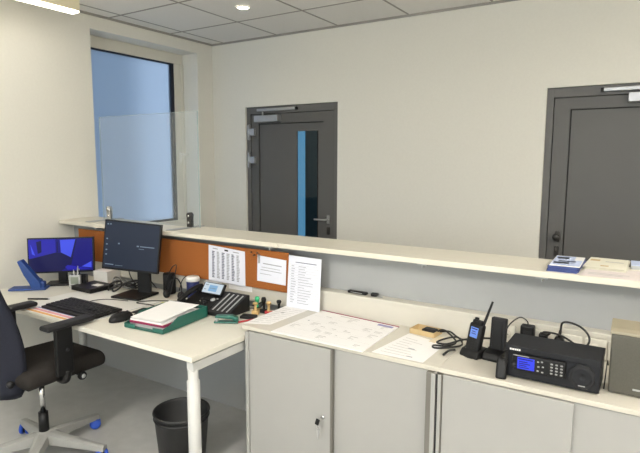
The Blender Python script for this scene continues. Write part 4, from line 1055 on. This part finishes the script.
for k in range(5):
    a = TH + k * 2 * PI / 5
    c = Vector((math.cos(a) * 0.326, math.sin(a) * 0.326, 0.0))
    ra = a + 0.9
    ax = Vector((math.cos(ra), math.sin(ra), 0))
    p = Part().cyl(c + Vector((0, 0, 0.03)), c + Vector((0, 0, 0.056)), 0.008, n=12); p.cyl(c - ax * 0.006 + Vector((0, 0, 0.027)), c + ax * 0.006 + Vector((0, 0, 0.027)), 0.021, n=20)
    cs = p.obj('caster', 'black2', t)
    for s_ in (-1, 1):
        Part().lathe(c + ax * s_ * 0.018 + Vector((0, 0, 0.0315)), [(0, 0.010), (0.014, 0.010), (0.028, 0.007), (0.031, 0.0), (0.030, -0.009), (0, -0.009)], 24, axis=ax * s_).obj('caster_wheel', 'bluewheel', cs)
Part().cyl((0, 0, 0.13), (0, 0, 0.245), 0.026, 0.024, n=24).obj('column_sleeve', 'black', t)
Part().cyl((0, 0, 0.24), (0, 0, 0.42), 0.0145, n=24).obj('gas_column', 'chrome', t)
Part().box((0, 0.03, 0.423), (0.16, 0.25, 0.045), 0.010).obj('seat_mechanism', 'black', t)
p = Part().cyl((0.08, 0.13, 0.415), (0.200, 0.13, 0.408), 0.008, n=12); p.obj('tilt_rod', 'black', t)
kn = Part().lathe((0.207, 0.13, 0.408), [(0, 0.014), (0.014, 0.014), (0.022, 0.010), (0.024, 0.0), (0.022, -0.010), (0, -0.010)], 24, axis=(1, 0, 0)).obj('tension_knob', 'black2', t)
Part().lathe((0.222, 0.13, 0.408), [(0, 0.002), (0.010, 0.002), (0.012, -0.001)], 20, axis=(1, 0, 0)).obj('knob_cap', 'silver', kn)
# seat: rounded cushion
p = Part().box((0, 0.055, 0.0), (0.45, 0.48, 0.092), 0.042, seg=5, smooth=True)
for v in p.bm.verts:
    y = (v.co.y - 0.06) / 0.25; x = v.co.x / 0.235
    if v.co.z > 0: v.co.z += 0.006 * x * x - 0.004
    if y > 0.5: v.co.z -= 0.030 * (y - 0.5) * 2 * (y - 0.5) * 2
    v.co.x *= 1 - 0.08 * max(0, y)
    v.co.z += 0.470
p.obj('seat', 'fabric', t)
Part().box((0, 0.05, 0.430), (0.40, 0.42, 0.02), 0.008).obj('seat_shell', 'black', t)
# backrest: curved shell leaning back
p = Part()
NU, NV = 12, 14
def bk(u, v, off):
    hw = 0.172 + 0.035 * math.sin(PI * min(1, v * 1.15 + 0.08)) - 0.05 * max(0, v - 0.7)
    if v < 0.12: hw *= 0.80 + 0.20 * (v / 0.12) ** 0.5
    if v > 0.92: hw *= 1 - 0.22 * ((v - 0.92) / 0.08) ** 2
    x = u * hw
    zz = 0.365 + 0.64 * v
    y = -0.205 - 0.085 * v + 0.035 * math.sin(PI * v * 1.1) + 0.045 * u * u
    e_ = (1 - max(0, abs(u) - 0.75) / 0.25 * 0.55)
    return Vector((x, y + off * e_, zz))
F = [[p.bm.verts.new(bk(-1 + 2 * i / NU, j / NV, 0.035)) for i in range(NU + 1)] for j in range(NV + 1)]
B = [[p.bm.verts.new(bk(-1 + 2 * i / NU, j / NV, -0.035)) for i in range(NU + 1)] for j in range(NV + 1)]
for j in range(NV):
    for i in range(NU):
        p.bm.faces.new((F[j][i], F[j][i + 1], F[j + 1][i + 1], F[j + 1][i])); p.bm.faces.new((B[j][i], B[j + 1][i], B[j + 1][i + 1], B[j][i + 1]))
for j in range(NV):
    p.bm.faces.new((F[j][0], F[j + 1][0], B[j + 1][0], B[j][0])); p.bm.faces.new((F[j][NU], B[j][NU], B[j + 1][NU], F[j + 1][NU]))
for i in range(NU):
    p.bm.faces.new((F[0][i], B[0][i], B[0][i + 1], F[0][i + 1])); p.bm.faces.new((F[NV][i], F[NV][i + 1], B[NV][i + 1], B[NV][i]))
for f in p.bm.faces: f.smooth = True
br_ = p.obj('backrest', 'backshell', t)
Part().tube([(0, -0.05, 0.415), (0, -0.20, 0.40), (0, -0.27, 0.45), (0, -0.285, 0.65)], 0.022, 12).obj('back_support', 'black', t)
Part().cyl((0.198, -0.225, 0.475), (0.215, -0.225, 0.475), 0.018, n=18).obj('height_knob', 'black2', t)
for s_ in (-1, 1):
    x = s_ * 0.262
    p = Part().tube([(s_ * 0.18, 0.01, 0.432), (s_ * 0.225, 0.01, 0.430), (x - s_ * 0.006, 0.010, 0.445), (x, 0.012, 0.49)], 0.020, 12)
    p.box((x, 0.0, 0.600), (0.024, 0.095, 0.26), 0.008)
    ap = p.obj('armrest_post', 'black', t)
    q = Part().box((x, 0.030, 0.734), (0.080, 0.265, 0.026), 0.014, seg=4, smooth=True)
    q.obj('arm_pad', 'black2', ap)
    Part().cyl((x + s_ * 0.010, 0.012, 0.60), (x + s_ * 0.016, 0.012, 0.60), 0.010, n=16).obj('height_button', 'black2', ap)

# the upper part of the chair is turned a little on its column
for o in [k for k in COL.objects if k.parent == t]:
    if o.name.split('.')[0] not in ('star_base', 'caster', 'column_sleeve', 'gas_column'):
        o.location = (-0.125 if o.name.split('.')[0] in ('backrest', 'back_support', 'height_knob') else -0.082, 0.02, 0.012); o.rotation_euler = (0, 0, 0.05)

# ------------------------------------------------------------------ camera, world, view
cam = bpy.data.cameras.new('camera'); cam.sensor_width = 36.0; cam.sensor_fit = 'HORIZONTAL'; cam.lens = 30.016; cam.clip_start = 0.02
co = bpy.data.objects.new('camera', cam); COL.objects.link(co)
yaw, pit, rol = -0.5648, -0.1235, 0.0033
fwv = Vector((math.sin(yaw) * math.cos(pit), math.cos(yaw) * math.cos(pit), math.sin(pit)))
r = Vector((math.cos(yaw), -math.sin(yaw), 0)); u = r.cross(fwv)
r2 = r * math.cos(rol) + u * math.sin(rol); u2 = -r * math.sin(rol) + u * math.cos(rol)
m3 = Matrix((r2, u2, -fwv)).transposed()
co.matrix_world = Matrix.Translation((3.8289, -0.1547, 1.5766)) @ m3.to_4x4()
SC.camera = co
wd = bpy.data.worlds.new('world'); SC.world = wd; wd.use_nodes = True
bg = wd.node_tree.nodes['Background']; bg.inputs['Color'].default_value = (0.60, 0.74, 0.94, 1); bg.inputs['Strength'].default_value = 2.0
SC.view_settings.view_transform = 'Standard'; SC.view_settings.look = 'None'; SC.view_settings.gamma = 1.0; SC.view_settings.use_curve_mapping = False
SC.view_settings.exposure = -0.07
SC.cycles.use_denoising = True
SC.cycles.max_bounces = 8; SC.cycles.transparent_max_bounces = 12
